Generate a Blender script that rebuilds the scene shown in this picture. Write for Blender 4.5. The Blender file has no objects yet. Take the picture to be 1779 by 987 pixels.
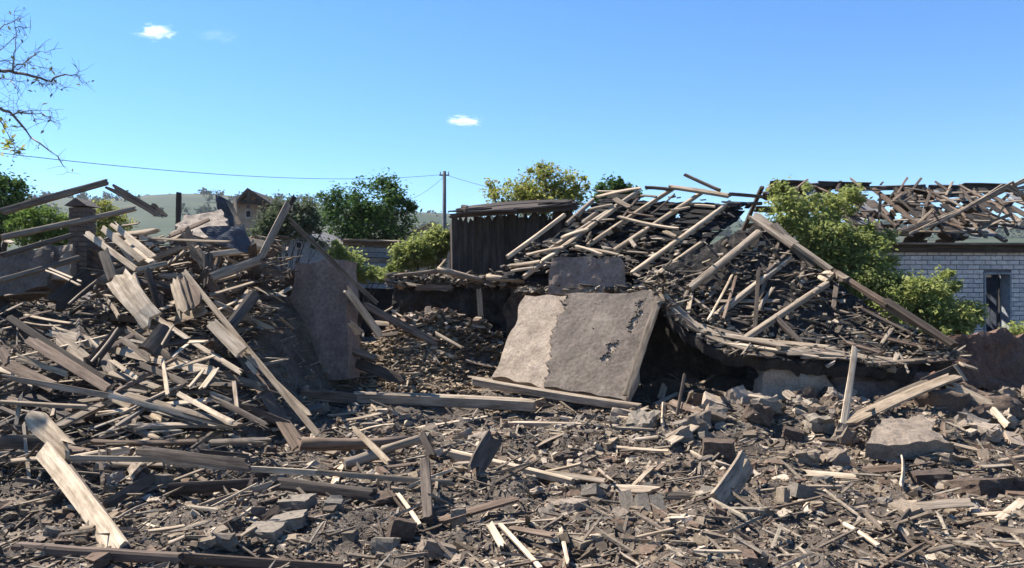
import bpy, math, random
import numpy as np
from mathutils import Vector, Matrix, noise as mnoise

random.seed(7); RNG = np.random.default_rng(11)
S = bpy.context.scene
COL = S.collection
# ------------------------------------------------------------------ camera
CAMZ, F, CX, CY = 1.7, 1400.0, 889.5, 493.5          # eye height, focal length in photo pixels, photo centre
cam_d = bpy.data.cameras.new('camera'); cam = bpy.data.objects.new('camera', cam_d); COL.objects.link(cam)
cam.location = (0, 0, CAMZ); cam.rotation_euler = (math.radians(90), 0, 0)
cam_d.sensor_width = 36; cam_d.lens = 36 * F / 1779; cam_d.clip_end = 6000; cam_d.clip_start = 0.05
S.camera = cam
# ------------------------------------------------------------------ sky, sun, exposure
SUN_AZ, SUN_EL = 61.0, 50.0                           # degrees left of the view direction, above horizon
world = bpy.data.worlds.new('World'); S.world = world; world.use_nodes = True
wn = world.node_tree; wn.nodes.clear()
sky = wn.nodes.new('ShaderNodeTexSky'); sky.sky_type = 'NISHITA'; sky.sun_disc = False
sky.sun_elevation = math.radians(SUN_EL); sky.sun_rotation = math.radians(-SUN_AZ)
sky.altitude = 0; sky.air_density = 1.0; sky.dust_density = 0.0; sky.ozone_density = 10.0
bg = wn.nodes.new('ShaderNodeBackground'); bg.inputs['Strength'].default_value = 0.084
wo = wn.nodes.new('ShaderNodeOutputWorld')
hs = wn.nodes.new('ShaderNodeHueSaturation'); hs.inputs['Saturation'].default_value = 1.08
wn.links.new(sky.outputs[0], hs.inputs['Color']); wn.links.new(hs.outputs[0], bg.inputs[0]); wn.links.new(bg.outputs[0], wo.inputs[0])
sun_d = bpy.data.lights.new('sun', 'SUN'); sun_d.energy = 5.0; sun_d.angle = math.radians(0.5); sun_d.color = (1, 0.94, 0.85)
sun = bpy.data.objects.new('sun', sun_d); COL.objects.link(sun)
_a, _e = math.radians(SUN_AZ), math.radians(SUN_EL)
SUNV = Vector((-math.sin(_a) * math.cos(_e), math.cos(_a) * math.cos(_e), math.sin(_e)))
sun.rotation_euler = SUNV.to_track_quat('Z', 'Y').to_euler(); sun.location = SUNV * 50
S.view_settings.view_transform = 'Standard'; S.view_settings.look = 'None'
S.view_settings.exposure = 1.3; S.view_settings.gamma = 1
S.render.engine = 'CYCLES'; S.cycles.max_bounces = 5; S.cycles.diffuse_bounces = 3; S.cycles.transparent_max_bounces = 8
S.cycles.volume_bounces = 6; S.cycles.use_denoising = True

# ------------------------------------------------------------------ helpers
def W(px, py, D):                                     # a sight line of the photo, taken to its real distance
    return Vector(((px - CX) / F * D, D, CAMZ - (py - CY) / F * D))

def lattice(n=64, seed=1):
    return np.random.default_rng(seed).random((n, n))
LAT = [lattice(64, s) for s in range(6)]
def vnoise(x, y, k=0):
    L = LAT[k % 6]; n = 64
    xi = np.floor(x).astype(int); yi = np.floor(y).astype(int)
    fx = x - xi; fy = y - yi
    fx = fx * fx * (3 - 2 * fx); fy = fy * fy * (3 - 2 * fy)
    a = L[xi % n, yi % n]; b = L[(xi + 1) % n, yi % n]; c = L[xi % n, (yi + 1) % n]; d = L[(xi + 1) % n, (yi + 1) % n]
    return (a * (1 - fx) + b * fx) * (1 - fy) + (c * (1 - fx) + d * fx) * fy - 0.5
def fbm(x, y, o=4, k=0):
    t = 0; amp = 1
    for i in range(o):
        t = t + vnoise(x * 2 ** i + 17.3 * i, y * 2 ** i + 9.1 * i, k + i) * amp; amp *= .5
    return t
def sstep(a, b, x):
    t = np.clip((x - a) / (b - a), 0, 1); return t * t * (3 - 2 * t)

PY = [0, 6.0, 6.8, 7.6, 8.4, 9.2, 10.2, 11.2, 12.4, 13.6, 15]
PZ = [0, 0, .03, .08, .22, .52, .98, 1.42, 1.5, .9, 0]
def heap_mask(X, Y):
    e = -2.1 + .35 * vnoise(np.asarray(Y) * .9, np.asarray(Y) * 0 + 3.3, 2)
    return sstep(e, e - 1.1, X)
def H(X, Y, fine=True):
    X = np.asarray(X, float); Y = np.asarray(Y, float)
    z = np.interp(Y, PY, PZ) * heap_mask(X, Y) * (1 + .5 * fbm(X * .6, Y * .6, 2, 3))
    def g(cx, cy, sx, sy, h): return h * np.exp(-((X - cx) / sx) ** 2 - ((Y - cy) / sy) ** 2)
    z = z + g(-1.75, 12.9, 1.1, 1.0, .72) + g(-.3, 13.6, 1.2, .9, .3) + g(-.9, 13.3, .9, .5, .45)
    z = z + g(2.6, 9.2, 1.2, .5, .20) + g(4.2, 9.3, 1.2, .5, .20) + g(6.4, 10.2, 1.2, 1.2, .2) + g(4.3, 10.15, 1.25, .4, .30)
    z = z + g(3.2, 12.6, 1.8, 1.0, .7) + g(-4.2, 9.3, 1.0, .8, .15)
    near = sstep(30, 14, Y) * sstep(-30, 2, Y) * sstep(24, 10, np.abs(X))
    z = z + near * (.16 * fbm(X * .9, Y * .9, 3, 1) + .03 * sstep(0, .2, vnoise(X * 3, Y * 3, 4)))
    if fine: z = z + near * (.10 * fbm(X * 3.5, Y * 3.5, 4, 2) + .05 * np.maximum(0, fbm(X * 9, Y * 9, 3, 5) - .05) + .03 * np.abs(fbm(X * 14, Y * 14, 2, 1)))
    return z
_DS = np.arange(4.2, 17, .03)
def surf(px, py, off=.05):                            # where a sight line meets the rubble
    X = (px - CX) / F * _DS; Z = CAMZ - (py - CY) / F * _DS
    hit = np.nonzero(Z <= H(X, _DS, False) + off)[0]
    return float(_DS[hit[0]]) if len(hit) else 12.0

def link(o, parent=None):
    COL.objects.link(o)
    if parent is not None: o.parent = parent
    return o
def tag(o, label=None, cat=None, group=None, kind=None):
    if label: o['label'] = label
    if cat: o['category'] = cat
    if group: o['group'] = group
    if kind: o['kind'] = kind
    elif cat and 'kind' not in o: o['kind'] = 'thing'
    return o
def empty(name, loc, label=None, cat=None, group=None):
    o = bpy.data.objects.new(name, None); o.location = loc; o.empty_display_size = .1
    link(o); tag(o, label, cat, group); return o
def mesh_obj(name, verts, faces, mat, parent=None, smooth=False, loc=None, mats=None):
    me = bpy.data.meshes.new(name)
    if isinstance(verts, np.ndarray): verts = verts.tolist()
    if isinstance(faces, np.ndarray): faces = faces.tolist()
    me.from_pydata(verts, [], faces)
    me.materials.append(mat)
    if smooth: me.polygons.foreach_set('use_smooth', [True] * len(me.polygons))
    me.update()
    o = bpy.data.objects.new(name, me)
    if loc is not None: o.location = loc
    link(o, parent)
    if parent is not None: o.matrix_parent_inverse = parent_inv(parent)
    return o
def parent_inv(p):
    m = Matrix.Identity(4); q = p; ms = []
    while q is not None:
        ms.append((Matrix.LocRotScale(q.location, q.rotation_euler, q.scale), q.matrix_parent_inverse.copy() if q.parent else Matrix.Identity(4))); q = q.parent
    for loc, pi in reversed(ms): m = m @ pi @ loc
    return m.inverted()

# ------------------------------------------------------------------ materials
def new_mat(name):
    m = bpy.data.materials.new(name); m.use_nodes = True; nt = m.node_tree; nt.nodes.clear()
    out = nt.nodes.new('ShaderNodeOutputMaterial'); b = nt.nodes.new('ShaderNodeBsdfPrincipled')
    b.inputs['Roughness'].default_value = .9
    b.inputs['Specular IOR Level'].default_value = .25
    nt.links.new(b.outputs[0], out.inputs[0])
    return m, nt, b, out
def N(nt, t, **kw):
    n = nt.nodes.new(t)
    for k, v in kw.items():
        if k in n.inputs: n.inputs[k].default_value = v
        else: setattr(n, k, v)
    return n
def ramp(nt, src, stops, interp='LINEAR'):
    r = nt.nodes.new('ShaderNodeValToRGB'); cr = r.color_ramp; cr.interpolation = interp
    while len(cr.elements) < len(stops): cr.elements.new(.5)
    for e, (p, c) in zip(cr.elements, stops):
        e.position = p; e.color = (*c, 1)
    nt.links.new(src, r.inputs[0]); return r.outputs[0]
def mul(nt, a, b, fac=1.0, mode='MULTIPLY'):
    m = nt.nodes.new('ShaderNodeMix'); m.data_type = 'RGBA'; m.blend_type = mode; m.inputs[0].default_value = fac
    nt.links.new(a, m.inputs[6]); nt.links.new(b, m.inputs[7]); return m.outputs[2]
def vary(nt, src, lo, hi):
    m = nt.nodes.new('ShaderNodeMapRange'); m.inputs[3].default_value = lo; m.inputs[4].default_value = hi
    nt.links.new(src, m.inputs[0]); return m.outputs[0]
def bump(nt, b, h, s=.4, d=.02):
    n = nt.nodes.new('ShaderNodeBump'); n.inputs['Strength'].default_value = s; n.inputs['Distance'].default_value = d
    nt.links.new(h, n.inputs['Height']); nt.links.new(n.outputs[0], b.inputs['Normal'])

def sc3(c, k): return tuple(x * k for x in c)
def wood(name, lo, hi, stain=.55):
    lo, hi = sc3(lo, .62), sc3(hi, .74)
    m, nt, b, out = new_mat(name)
    tc = N(nt, 'ShaderNodeTexCoord'); oi = N(nt, 'ShaderNodeObjectInfo')
    sc = N(nt, 'ShaderNodeVectorMath', operation='SCALE'); sc.inputs['Scale'].default_value = 61.0
    cv = N(nt, 'ShaderNodeCombineXYZ')
    for i in range(3): nt.links.new(oi.outputs['Random'], cv.inputs[i])
    nt.links.new(cv.outputs[0], sc.inputs[0])
    ad = N(nt, 'ShaderNodeVectorMath', operation='ADD'); nt.links.new(tc.outputs['Object'], ad.inputs[0]); nt.links.new(sc.outputs[0], ad.inputs[1])
    mp = N(nt, 'ShaderNodeMapping'); mp.inputs['Scale'].default_value = (1.6, 34, 34); nt.links.new(ad.outputs[0], mp.inputs[0])
    gr = N(nt, 'ShaderNodeTexNoise', Scale=1.0, Detail=5.0, Roughness=.65); nt.links.new(mp.outputs[0], gr.inputs['Vector'])
    mp2 = N(nt, 'ShaderNodeMapping'); mp2.inputs['Scale'].default_value = (1.1, 5, 5); nt.links.new(ad.outputs[0], mp2.inputs[0])
    st = N(nt, 'ShaderNodeTexNoise', Scale=2.6, Detail=7.0, Roughness=.72); nt.links.new(mp2.outputs[0], st.inputs['Vector'])
    c = ramp(nt, gr.outputs['Fac'], [(.3, lo), (.62, hi)])
    c = mul(nt, c, ramp(nt, st.outputs['Fac'], [(.36, (stain, stain * .95, stain * .9)), (.58, (1, 1, 1))]))
    c = mul(nt, c, ramp(nt, oi.outputs['Random'], [(0, (.5, .46, .43)), (.25, (.8, .74, .68)), (.5, (1.0, .95, .9)), (.75, (1.15, 1.08, 1.0)), (1, (.72, .7, .7))]))
    nt.links.new(c, b.inputs['Base Color']); bump(nt, b, gr.outputs['Fac'], .5, .006)
    return m
WOOD = {
    'p': wood('wood_pale', (.46, .37, .265), (.80, .68, .52), .6),
    'g': wood('wood_grey', (.23, .19, .15), (.50, .425, .335)),
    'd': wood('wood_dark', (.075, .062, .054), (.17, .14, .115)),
    'k': wood('wood_tarred', (.075, .061, .052), (.155, .128, .108)),
    'b': wood('wood_brown', (.15, .11, .085), (.31, .235, .18)),
}
def earthy(name, c0, c1, c2, scale=6.0, bs=.5, k=.70, bd=.03):
    c0, c1, c2 = sc3(c0, k), sc3(c1, k), sc3(c2, k)
    m, nt, b, out = new_mat(name)
    tc = N(nt, 'ShaderNodeTexCoord'); oi = N(nt, 'ShaderNodeObjectInfo')
    ad = N(nt, 'ShaderNodeVectorMath', operation='ADD'); nt.links.new(tc.outputs['Object'], ad.inputs[0])
    cv = N(nt, 'ShaderNodeCombineXYZ'); 
    ml = N(nt, 'ShaderNodeMath', operation='MULTIPLY'); ml.inputs[1].default_value = 43.0; nt.links.new(oi.outputs['Random'], ml.inputs[0])
    nt.links.new(ml.outputs[0], cv.inputs[0]); nt.links.new(cv.outputs[0], ad.inputs[1])
    a = N(nt, 'ShaderNodeTexNoise', Scale=scale, Detail=8.0, Roughness=.68); nt.links.new(ad.outputs[0], a.inputs['Vector'])
    f = N(nt, 'ShaderNodeTexNoise', Scale=scale * 7, Detail=5.0, Roughness=.7); nt.links.new(ad.outputs[0], f.inputs['Vector'])
    c = ramp(nt, a.outputs['Fac'], [(.32, c0), (.5, c1), (.68, c2)])
    c = mul(nt, c, ramp(nt, f.outputs['Fac'], [(.3, (.6, .58, .56)), (.6, (1.1, 1.1, 1.1))]))
    c = mul(nt, c, ramp(nt, oi.outputs['Random'], [(0, (.75, .75, .77)), (.5, (1, .97, .95)), (1, (1.12, 1.08, 1.02))]))
    nt.links.new(c, b.inputs['Base Color'])
    ma = N(nt, 'ShaderNodeMath', operation='ADD'); nt.links.new(a.outputs['Fac'], ma.inputs[0]); nt.links.new(f.outputs['Fac'], ma.inputs[1])
    bump(nt, b, ma.outputs[0], bs, bd)
    return m
M_GROUND = earthy('rubble_soil', (.075, .061, .05), (.145, .12, .098), (.235, .20, .165), 3.0, .9, bd=.05)
M_CLAY = earthy('beige_clay', (.31, .25, .19), (.44, .36, .28), (.54, .445, .35), 4.0, .5, bd=.012)
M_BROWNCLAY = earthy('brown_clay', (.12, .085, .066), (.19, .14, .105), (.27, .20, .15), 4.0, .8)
M_REDCLAY = earthy('red_clay', (.14, .082, .058), (.22, .13, .092), (.30, .19, .14), 3.0, .8)
M_DARKPLASTER = earthy('dark_plaster', (.125, .104, .088), (.185, .155, .131), (.25, .212, .18), 3.0, .3, bd=.015)
M_BRICK = earthy('grey_brick', (.17, .145, .115), (.27, .235, .19), (.36, .315, .26), 9.0, .5, bd=.01)
M_STONE = earthy('pale_stone', (.26, .205, .15), (.38, .305, .23), (.48, .395, .305), 7.0, .6)
M_SLATE = earthy('slate_grey', (.20, .20, .19), (.33, .32, .31), (.46, .45, .43), 5.0, .3, bd=.01)
M_DARKDEBRIS = earthy('dark_debris', (.03, .027, .025), (.055, .048, .043), (.11, .095, .08), 5.0, .9)  # real dark debris, and the darkness of the cavity put into a panel
M_GAPDARK = earthy('rafter_gap_dark', (.016, .015, .014), (.024, .022, .021), (.045, .04, .036), 6.0, .5)  # near black: darkness between the rafters put into the colour
M_METAL = earthy('blue_grey_sheet', (.05, .06, .085), (.075, .09, .12), (.11, .125, .155), 3.0, .2, bd=.01)
M_WHITEWASH = earthy('whitewash', (.45, .45, .43), (.6, .6, .58), (.7, .7, .67), 5.0, .2, bd=.01)
M_ROOFPALE = earthy('pale_roofing', (.34, .30, .26), (.45, .40, .34), (.52, .47, .4), 2.0, .2)
M_SILICATE = earthy('silicate_brick', (.42, .405, .38), (.58, .56, .53), (.70, .68, .64), 2.5, .3, k=1, bd=.006)
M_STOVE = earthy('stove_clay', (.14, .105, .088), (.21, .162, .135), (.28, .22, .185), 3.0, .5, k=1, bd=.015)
M_MORTAR = earthy('mortar', (.14, .14, .145), (.2, .2, .205), (.26, .26, .265), 9.0, .3, bd=.01)
M_INTERIOR = earthy('unlit_interior', (.02, .02, .022), (.04, .04, .042), (.06, .06, .06), 3.0, .3)  # near black, the gloom of unlit rooms put into the colour
M_TWIG = earthy('pale_bark', (.12, .11, .10), (.2, .185, .165), (.28, .26, .23), 12.0, .4, k=1, bd=.004)
M_BARK = earthy('bark', (.06, .05, .04), (.11, .09, .075), (.17, .145, .12), 12.0, .8, bd=.01)
M_PAINTBLUE = earthy('faded_paint', (.24, .28, .31), (.34, .38, .40), (.44, .47, .48), 3.0, .2)
def mixed(name, cols, rough=.9):
    cols = [(c[0] * .78, c[1] * .735, c[2] * .68) for c in cols]
    m, nt, b, out = new_mat(name)
    g = N(nt, 'ShaderNodeNewGeometry'); tc = N(nt, 'ShaderNodeTexCoord')
    n = len(cols); c = ramp(nt, g.outputs['Random Per Island'], [((i + .0) / n, k) for i, k in enumerate(cols)], 'CONSTANT')
    a = N(nt, 'ShaderNodeTexNoise', Scale=38.0, Detail=4.0, Roughness=.7); nt.links.new(tc.outputs['Object'], a.inputs['Vector'])
    c = mul(nt, c, ramp(nt, a.outputs['Fac'], [(.3, (.55, .53, .5)), (.62, (1.1, 1.1, 1.1))]))
    nt.links.new(c, b.inputs['Base Color']); b.inputs['Roughness'].default_value = rough
    bump(nt, b, a.outputs['Fac'], .6, .01)
    return m
M_RUBBLE = mixed('mixed_rubble', [(.26, .21, .155), (.11, .088, .066), (.18, .15, .115), (.34, .28, .21), (.15, .105, .078), (.22, .18, .14), (.08, .066, .054),
                                  (.28, .235, .185), (.165, .13, .098), (.56, .48, .39), (.20, .145, .11), (.46, .40, .325)])
M_SPLINTER = mixed('mixed_splinters', [(.28, .235, .185), (.17, .14, .112), (.38, .325, .26), (.11, .09, .074), (.22, .182, .145), (.33, .29, .235), (.145, .112, .088), (.25, .225, .19)])
M_SHARD = mixed('mixed_slate', [(.24, .21, .175), (.11, .095, .08), (.34, .30, .25), (.08, .07, .06), (.17, .145, .115), (.42, .37, .31), (.10, .085, .07)])
M_STRAW = mixed('straw_chips', [(.30, .235, .165), (.20, .155, .11), (.40, .325, .235), (.14, .11, .085), (.26, .205, .15), (.48, .40, .30)])
def leafmat(name, cols, trans=.45):
    m, nt, b, out = new_mat(name)
    nt.nodes.remove(b)
    g = N(nt, 'ShaderNodeNewGeometry'); n = len(cols)
    c = ramp(nt, g.outputs['Random Per Island'], [(i / (n - 1), k) for i, k in enumerate(cols)])
    d = N(nt, 'ShaderNodeBsdfDiffuse'); t = N(nt, 'ShaderNodeBsdfTranslucent'); mx = N(nt, 'ShaderNodeMixShader'); mx.inputs[0].default_value = trans
    nt.links.new(c, d.inputs[0]); nt.links.new(c, t.inputs[0]); nt.links.new(d.outputs[0], mx.inputs[1]); nt.links.new(t.outputs[0], mx.inputs[2])
    nt.links.new(mx.outputs[0], out.inputs[0]); return m
L_DARK = leafmat('leaf_dark_green', [(.032, .066, .022), (.06, .12, .032), (.11, .17, .045), (.05, .095, .036)])
L_MID = leafmat('leaf_green', [(.06, .11, .025), (.10, .16, .035), (.15, .21, .05), (.085, .13, .04)])
L_YEL = leafmat('leaf_yellow_green', [(.15, .19, .03), (.25, .28, .05), (.34, .33, .08), (.19, .21, .07), (.38, .34, .14)], .5)
L_LIT = leafmat('leaf_light_green', [(.15, .19, .05), (.25, .29, .085), (.37, .39, .15), (.20, .235, .075)], .5)
L_GREY = leafmat('leaf_grey_green', [(.07, .095, .05), (.11, .135, .075), (.16, .175, .11)], .4)
L_FAR = leafmat('leaf_far_wood', [(.045, .07, .05), (.06, .085, .06), (.085, .11, .075)], .2)

# ------------------------------------------------------------------ ground: one sheet to the horizon
def graded(segs):
    out = [segs[0][0]]
    for a, b, st in segs:
        n = max(1, int(round((b - a) / st))); out += list(a + (b - a) * (np.arange(n) + 1) / n)
    return np.array(out)
gx = graded([(-3000, -400, 650), (-400, -60, 60), (-60, -16, 6), (-16, -9.5, .5), (-9.5, -6, .06), (-6, 6, .035), (6, 9.5, .06), (9.5, 16, .5), (16, 60, 6), (60, 400, 60), (400, 3000, 650)])
gy = graded([(-600, -60, 100), (-60, -6, 6), (-6, 2.5, .5), (2.5, 9, .035), (9, 14, .06), (14, 24, .25), (24, 60, 4), (60, 400, 60), (400, 3600, 640)])
XX, YY = np.meshgrid(gx, gy, indexing='ij'); ZZ = H(XX, YY)
nx, ny = len(gx), len(gy)
vv = np.stack([XX, YY, ZZ], -1).reshape(-1, 3)
ii, jj = np.meshgrid(np.arange(nx - 1), np.arange(ny - 1), indexing='ij')
q = (ii * ny + jj).ravel(); ff = np.stack([q, q + ny, q + ny + 1, q + 1], -1)
ground = mesh_obj('ground', vv, ff, M_GROUND, smooth=True); tag(ground, kind='structure')

# far hills
HP = [(-2500, 338), (-700, 340), (0, 349), (230, 350), (330, 345), (430, 347), (520, 356), (620, 366), (760, 378), (900, 385), (1300, 392), (2500, 395), (4200, 398)]
hpx = np.arange(-2500, 4201, 22.0); htop = np.interp(hpx, [p[0] for p in HP], [p[1] for p in HP])
HD = [240, 330, 430, 540, 650, 720, 820]; HS = [0, .18, .45, .75, .97, 1.0, .8]
hv = []
for k, (d, s) in enumerate(zip(HD, HS)):
    x = (hpx - CX) / F * d
    top = (CY - htop) / F * 700 + CAMZ
    z = -2 + (top + 2) * s + 7 * s * fbm(x / 90, np.full_like(x, d / 90), 3, 1) * (1 if k < 5 else .25)
    hv.append(np.stack([x, np.full_like(x, float(d)), z], -1))
hv = np.array(hv); nr, nc = hv.shape[:2]
hf = [(r * nc + c, r * nc + c + 1, (r + 1) * nc + c + 1, (r + 1) * nc + c) for r in range(nr - 1) for c in range(nc - 1)]
def hillmat():
    m, nt, b, out = new_mat('hill_fields')
    tc = N(nt, 'ShaderNodeTexCoord')
    mp = N(nt, 'ShaderNodeMapping'); mp.inputs['Scale'].default_value = (.012, .02, .05); nt.links.new(tc.outputs['Object'], mp.inputs[0])
    a = N(nt, 'ShaderNodeTexNoise', Scale=1.0, Detail=6.0, Roughness=.65); nt.links.new(mp.outputs[0], a.inputs['Vector'])
    c = ramp(nt, a.outputs['Fac'], [(.36, (.012, .026, .010)), (.5, (.02, .038, .015)), (.6, (.06, .058, .032)), (.72, (.022, .04, .016))])
    nt.links.new(c, b.inputs['Base Color']); return m
hills = mesh_obj('hills', hv.reshape(-1, 3), hf, hillmat(), smooth=True); tag(hills, kind='structure')

# ------------------------------------------------------------------ piece builders
def plank_mesh(name, L, w, t, mat, jag=.0, bow=.0, st=6, k=4, rnd=False, warp=.06):
    """a board along x: stations x strips, with splintered ends, bow, twist and uneven edges"""
    r = random; V = []; Fc = []
    tw = r.uniform(-.12, .12); ph = r.uniform(0, 6.28); bw = bow * L * r.choice((-1, 1))
    js = [[r.uniform(0, jag) * (1 if r.random() < .7 else 2.2) for _ in range(k + 1)] for _ in range(2)]
    ej = [1 + r.uniform(-.09, .05) for _ in range(st + 1)]
    if rnd:                                            # round log
        k = 8; ja = [[r.uniform(0, jag) for _ in range(k)] for _ in range(2)]
        for i in range(st + 1):
            f = i / st; x = (f - .5) * L; z = bw * (1 - (2 * f - 1) ** 2); y = .4 * bw * math.sin(3 * f + ph)
            rad = w / 2 * (1 + .1 * math.sin(5 * f + ph)) * (1.06 - .12 * f)
            for c in range(k):
                a = 6.2832 * c / k; rr = rad * (1 + .10 * math.sin(3 * a + ph))
                xx = x + (ja[0][c] if i == 0 else -ja[1][c] if i == st else 0)
                V.append((xx, y + rr * math.cos(a), z + rr * math.sin(a)))
        for i in range(st):
            for c in range(k):
                Fc.append((i * k + c, i * k + (c + 1) % k, (i + 1) * k + (c + 1) % k, (i + 1) * k + c))
        Fc.append(tuple(range(k))[::-1]); Fc.append(tuple(st * k + c for c in range(k)))
    else:
        for s in (1, -1):
            for i in range(st + 1):
                f = i / st; x = (f - .5) * L; z0 = bw * (1 - (2 * f - 1) ** 2) - bw * .5
                ww = w * (1 + warp * math.sin(4.1 * f + ph)); a = tw * (f - .5)
                for c in range(k + 1):
                    y = (c / k - .5) * ww * (ej[i] if c in (0, k) else 1)
                    xx = x + (js[0][c] if i == 0 else -js[1][c] if i == st else 0)
                    edge = .12 * t if c in (0, k) else 0
                    V.append((xx, y * math.cos(a), z0 + y * math.sin(a) + s * (t / 2 - edge)))
        n = (st + 1) * (k + 1)
        def id(s, i, c): return (0 if s > 0 else n) + i * (k + 1) + c
        for i in range(st):
            for c in range(k):
                Fc.append((id(1, i, c), id(1, i + 1, c), id(1, i + 1, c + 1), id(1, i, c + 1)))
                Fc.append((id(-1, i, c), id(-1, i, c + 1), id(-1, i + 1, c + 1), id(-1, i + 1, c)))
            Fc.append((id(1, i, 0), id(-1, i, 0), id(-1, i + 1, 0), id(1, i + 1, 0)))
            Fc.append((id(1, i, k), id(1, i + 1, k), id(-1, i + 1, k), id(-1, i, k)))
        for c in range(k):
            Fc.append((id(1, 0, c), id(1, 0, c + 1), id(-1, 0, c + 1), id(-1, 0, c)))
            Fc.append((id(1, st, c), id(-1, st, c), id(-1, st, c + 1), id(1, st, c + 1)))
    me = bpy.data.meshes.new(name); me.from_pydata(V, [], Fc); me.materials.append(mat)
    if rnd: me.polygons.foreach_set('use_smooth', [len(p.vertices) == 4 for p in me.polygons])
    me.update(); return me
N0 = {'f': (-.15, -.42, .9), 't': (0, -.12, 1), 'v': (0, -1, .12), 's': (-.55, -.6, .6), 'r': (.5, -.8, .35), 'n': (0, .6, .8)}
def frame_between(A, B, typ, roll):
    u = (B - A).normalized(); n = Vector(N0[typ]); n = n - n.dot(u) * u
    if n.length < .05: n = Vector((0, -1, 0)) - Vector((0, -1, 0)).dot(u) * u
    n.normalize(); n = Matrix.Rotation(roll, 3, u) @ n
    v = n.cross(u)
    M = Matrix((u, v, n)).transposed().to_4x4(); M.translation = (A + B) / 2
    return M
def plank(A, B, w, t, mat, typ='f', name='plank', parent=None, jag=None, bow=None, rnd=False, roll=None, st=None):
    L = (B - A).length
    if jag is None: jag = min(.12 * L, random.choice((.02, .04, .07, .11)) * (1 if w > .05 else .6))
    if bow is None: bow = random.choice((random.uniform(0, .012), random.uniform(0, .03)))
    if roll is None: roll = random.uniform(-.18, .18)
    me = plank_mesh(name, L, w, t, mat, jag, bow, st or max(3, min(10, int(L / .35) + 2)), 2 if w < .035 else 4, rnd)
    o = bpy.data.objects.new(name, me); link(o, parent)
    M = frame_between(A, B, typ, roll)
    if parent is not None: M = parent_inv(parent) @ M
    o.matrix_basis = M
    return o

def slab(name, quad, t, mat, parent=None, nu=24, nv=18, amp=.03, edge=.06, keep=None, lift=0.0, smooth=False, seed=0, freq=3.0):
    """a wall or sheet fragment: quad corners TL,TR,BR,BL (front), ragged edge, uneven face, real thickness"""
    TL, TR, BR, BL = quad
    n = (TR - TL).cross(BL - TL)
    if n.y > 0: n = -n
    n.normalize()
    Lu = (TR - TL).length; Lv = (BL - TL).length
    P = []
    for j in range(nv + 1):
        for i in range(nu + 1):
            u, v = i / nu, j / nv
            p = (TL * (1 - u) + TR * u) * (1 - v) + (BL * (1 - u) + BR * u) * v
            eu = edge * mnoise.noise(Vector((u * 0 + (i > nu / 2) * 5, v * Lv * freq, seed))) * (1 if i in (0, nu) else 0) * 2
            ev = edge * mnoise.noise(Vector((u * Lu * freq, (j > nv / 2) * 7.0, seed + 3.1))) * (1 if j in (0, nv) else 0) * 2
            p = p + (TR - TL).normalized() * eu + (BL - TL).normalized() * ev
            a = amp * (mnoise.noise(p * 1.7 + Vector((seed, 0, 0))) * 1.2 + .5 * mnoise.noise(p * 6 + Vector((0, seed, 0))) + .25 * mnoise.noise(p * 15))
            jit = Vector((mnoise.noise(p * 31), 0, mnoise.noise(p * 31 + Vector((9, 9, 9))))) * (.35 * min(Lu / nu, Lv / nv) if keep else 0)
            P.append(p + n * (a + lift) + jit)
    B = [p - n * t for p in P]; c = sum(P, Vector()) / len(P)
    K = set()
    for j in range(nv):
        for i in range(nu):
            if keep is None or keep((i + .5) / nu, (j + .5) / nv): K.add((i, j))
    id = lambda i, j: j * (nu + 1) + i
    nP = len(P); Fc = []
    for (i, j) in K:
        Fc.append((id(i, j), id(i, j + 1), id(i + 1, j + 1), id(i + 1, j)))
        Fc.append((nP + id(i, j), nP + id(i + 1, j), nP + id(i + 1, j + 1), nP + id(i, j + 1)))
        for (di, dj, a, b) in ((-1, 0, (i, j), (i, j + 1)), (1, 0, (i + 1, j + 1), (i + 1, j)), (0, -1, (i + 1, j), (i, j)), (0, 1, (i, j + 1), (i + 1, j + 1))):
            if (i + di, j + dj) not in K:
                Fc.append((id(*a), nP + id(*a), nP + id(*b), id(*b)))
    used = sorted({k for f in Fc for k in f}); rm = {k: x for x, k in enumerate(used)}
    AV = P + B
    return mesh_obj(name, [tuple(AV[k] - c) for k in used], [tuple(rm[k] for k in f) for f in Fc], mat, parent, smooth, c)

LUMPS = {}
def lump_mesh(kind, mat, seed):
    """an irregular broken block: subdivided box, rounded, chipped"""
    key = (kind, mat.name, seed)
    if key in LUMPS: return LUMPS[key]
    n = 4; V = []; idx = {}; Fc = []
    def vid(p):
        k = tuple(round(c * n) for c in p)
        if k not in idx: idx[k] = len(V); V.append(Vector(p))
        return idx[k]
    for ax in range(3):
        for s in (0, 1):
            for i in range(n):
                for j in range(n):
                    q = []
                    for (a, b) in ((i, j), (i + 1, j), (i + 1, j + 1), (i, j + 1)):
                        p = [0, 0, 0]; p[ax] = s; p[(ax + 1) % 3] = a / n; p[(ax + 2) % 3] = b / n; q.append(vid(p))
                    Fc.append(q if s else q[::-1])
    o = Vector((seed * 3.7, seed * 1.3, 0)); out = []
    for p in V:
        p = p - Vector((.5, .5, .5)); d = p.normalized() * .56
        r = {'brick': .05, 'block': .16, 'rock': .38, 'clod': .7}[kind]
        q_ = p * (1 - r) + d * r
        a = {'brick': .06, 'block': .12, 'rock': .34, 'clod': .3}[kind]
        nn = mnoise.noise(p * 2.2 + o) + .5 * mnoise.noise(p * 5 + o)
        q_ = q_ * (1 + a * nn) + Vector((mnoise.noise(p * 3 + o), mnoise.noise(p * 3 - o), mnoise.noise(p * 3 + o * 2))) * a * .5
        out.append(tuple(q_))
    me = bpy.data.meshes.new(kind); me.from_pydata(out, [], Fc); me.materials.append(mat); me.update()
    if kind == 'clod': me.polygons.foreach_set('use_smooth', [True] * len(me.polygons))
    LUMPS[key] = me; return me
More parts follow.
